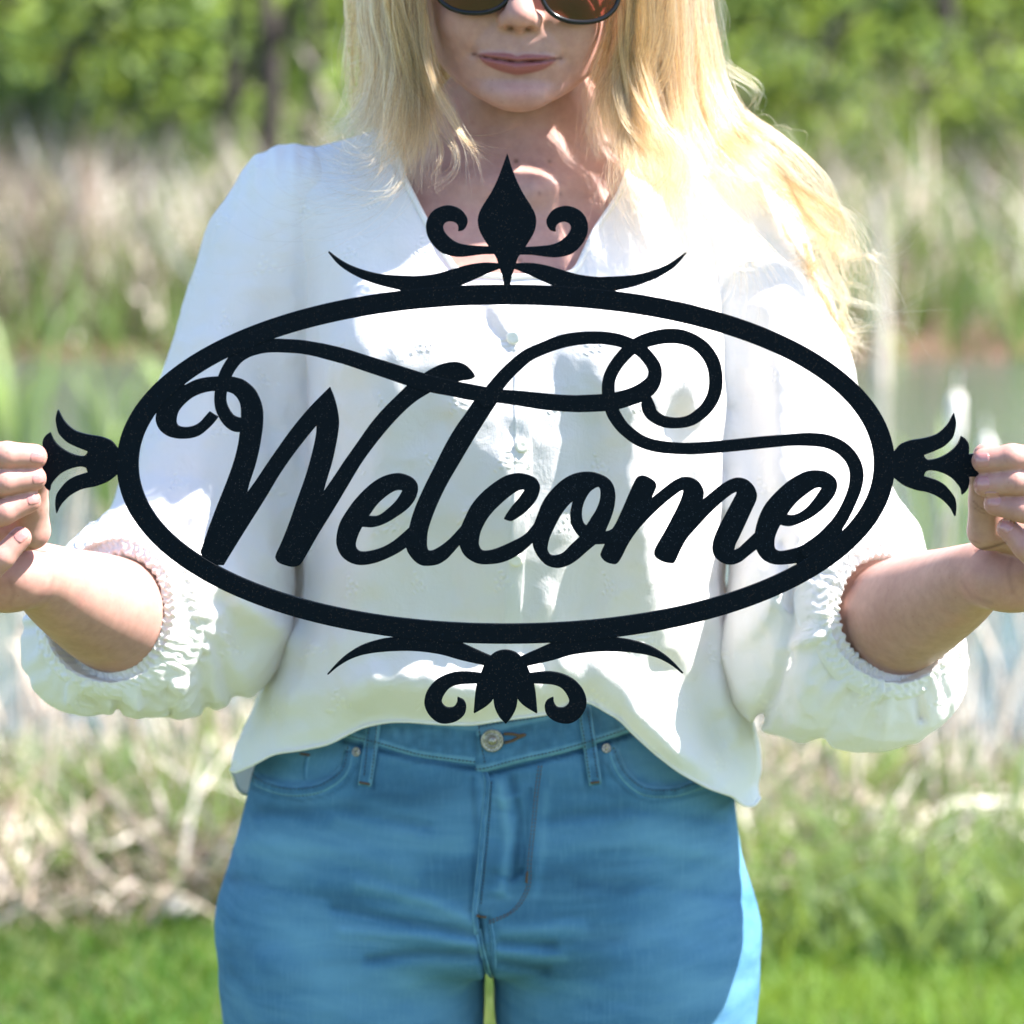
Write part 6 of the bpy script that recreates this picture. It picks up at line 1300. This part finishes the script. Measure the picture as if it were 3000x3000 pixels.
def tree(px, y, h, r, k, label, crown=True, lean=0):
    gx = float(W(px, 500, y)[0]); gz = float(ground_z(gx, y)) - .1; root = empty('tree', (gx, y, gz)); tag(root, label, 'tree', 'trees on the far bank')
    V, Q = limbs(h, r, 80 + k, .4, 6); V[:, 0] += lean * V[:, 2]; link('trunk', mesh_np('trunk', V + np.array([gx, y, gz]), Q), m_bark, root)
    for j in range(1 if crown else 0):
        c_ = bpy.data.objects.new('crown', CROWN[(k + j) % 4]); col.objects.link(c_); c_.parent = root; c_.location = (rr2.normal() * h * .14 + lean * h, rr2.normal() * h * .1, h * 1.0); R_ = h * .30; c_.scale = (R_, R_, R_ * .8); c_.rotation_euler = (0, 0, rr2.random() * 6.28)
tree(742, 20.8, 5.0, .095, 0, 'dark-trunked tree left of the head, the thickest of the trio', lean=-.02)
tree(622, 21.4, 4.8, .060, 1, 'thin dark tree just left of the thickest trunk', lean=.03)
tree(835, 21.8, 4.8, .050, 2, 'slim tree just right of the thickest trunk', lean=-.04)
tree(2080, 27.5, 6.5, .09, 3, 'tree behind the right side of the hair')
tree(2860, 26.5, 6.8, .11, 4, 'tree near the upper right corner')
tree(-60, 27.5, 6.5, .12, 5, 'tree at the upper left edge')
# wooded slope behind
V, Q, T = foliage(60000, 1.0, 1, .012, .1, 5, 60)
g_ = np.random.default_rng(5); n = 80000; xw = g_.uniform(-26, 26, n); yw = 33 + 16 * g_.random(n); zw = ground_z(xw, yw) + (.3 + 2.0 * g_.random(n)) * (.8 + .5 * vnoise(np.stack([xw, yw, xw * 0], 1), .35))
u = g_.normal(size=(n, 3)); u /= np.linalg.norm(u, axis=1)[:, None]; v = np.cross(u, g_.normal(size=(n, 3))); v /= np.linalg.norm(v, axis=1)[:, None]; s = .20 * g_.uniform(.5, 1.2, n)[:, None]; P_ = np.stack([xw, yw, zw], 1)
V = np.stack([P_ - u * s, P_ + v * s * .5, P_ + u * s, P_ - v * s * .5], 1).reshape(-1, 3); tn = np.clip(.5 + .55 * vnoise(P_, .45) + .3 * vnoise(P_ + 9, 1.3) + g_.normal(size=n) * .12, 0, 1)
stuff('wooded_slope', V, np.arange(n * 4).reshape(-1, 4), np.repeat(tn, 4), m_leaf, 'green woodland covering the slope behind the pond')
# fallen pale branches on the far bank
for i, (a, b_, y_, r_) in enumerate([((850, 90), (1000, 420), 22.5, .035), ((2560, 560), (2580, 1010), 15.5, .05), ((2700, 640), (2860, 860), 19.0, .06), ((2250, 200), (2480, 480), 24.0, .045)]):
    P_ = catmull(np.array([W(*a, y_), W((a[0] + b_[0]) / 2 + 14, (a[1] + b_[1]) / 2, y_ + .1), W(*b_, y_)]), 5); P_[-1][2] = min(P_[-1][2], float(ground_z(P_[-1][0], y_)) + .05)
    V, Q = tube(P_, r_ * np.linspace(.6, 1, len(P_)), k=7); o = link('bare_branch', mesh_np('bare_branch', V, Q), m_pale)
    tag(o, ['pale bare branch slanting beside the dark trunks', 'pale upright dead trunk rising from the shore right of the hair', 'bleached fallen branch slanting above the cattails', 'thin pale branch slanting through the shrubs right of the hair'][i], 'branch', 'bare branches beyond the pond')
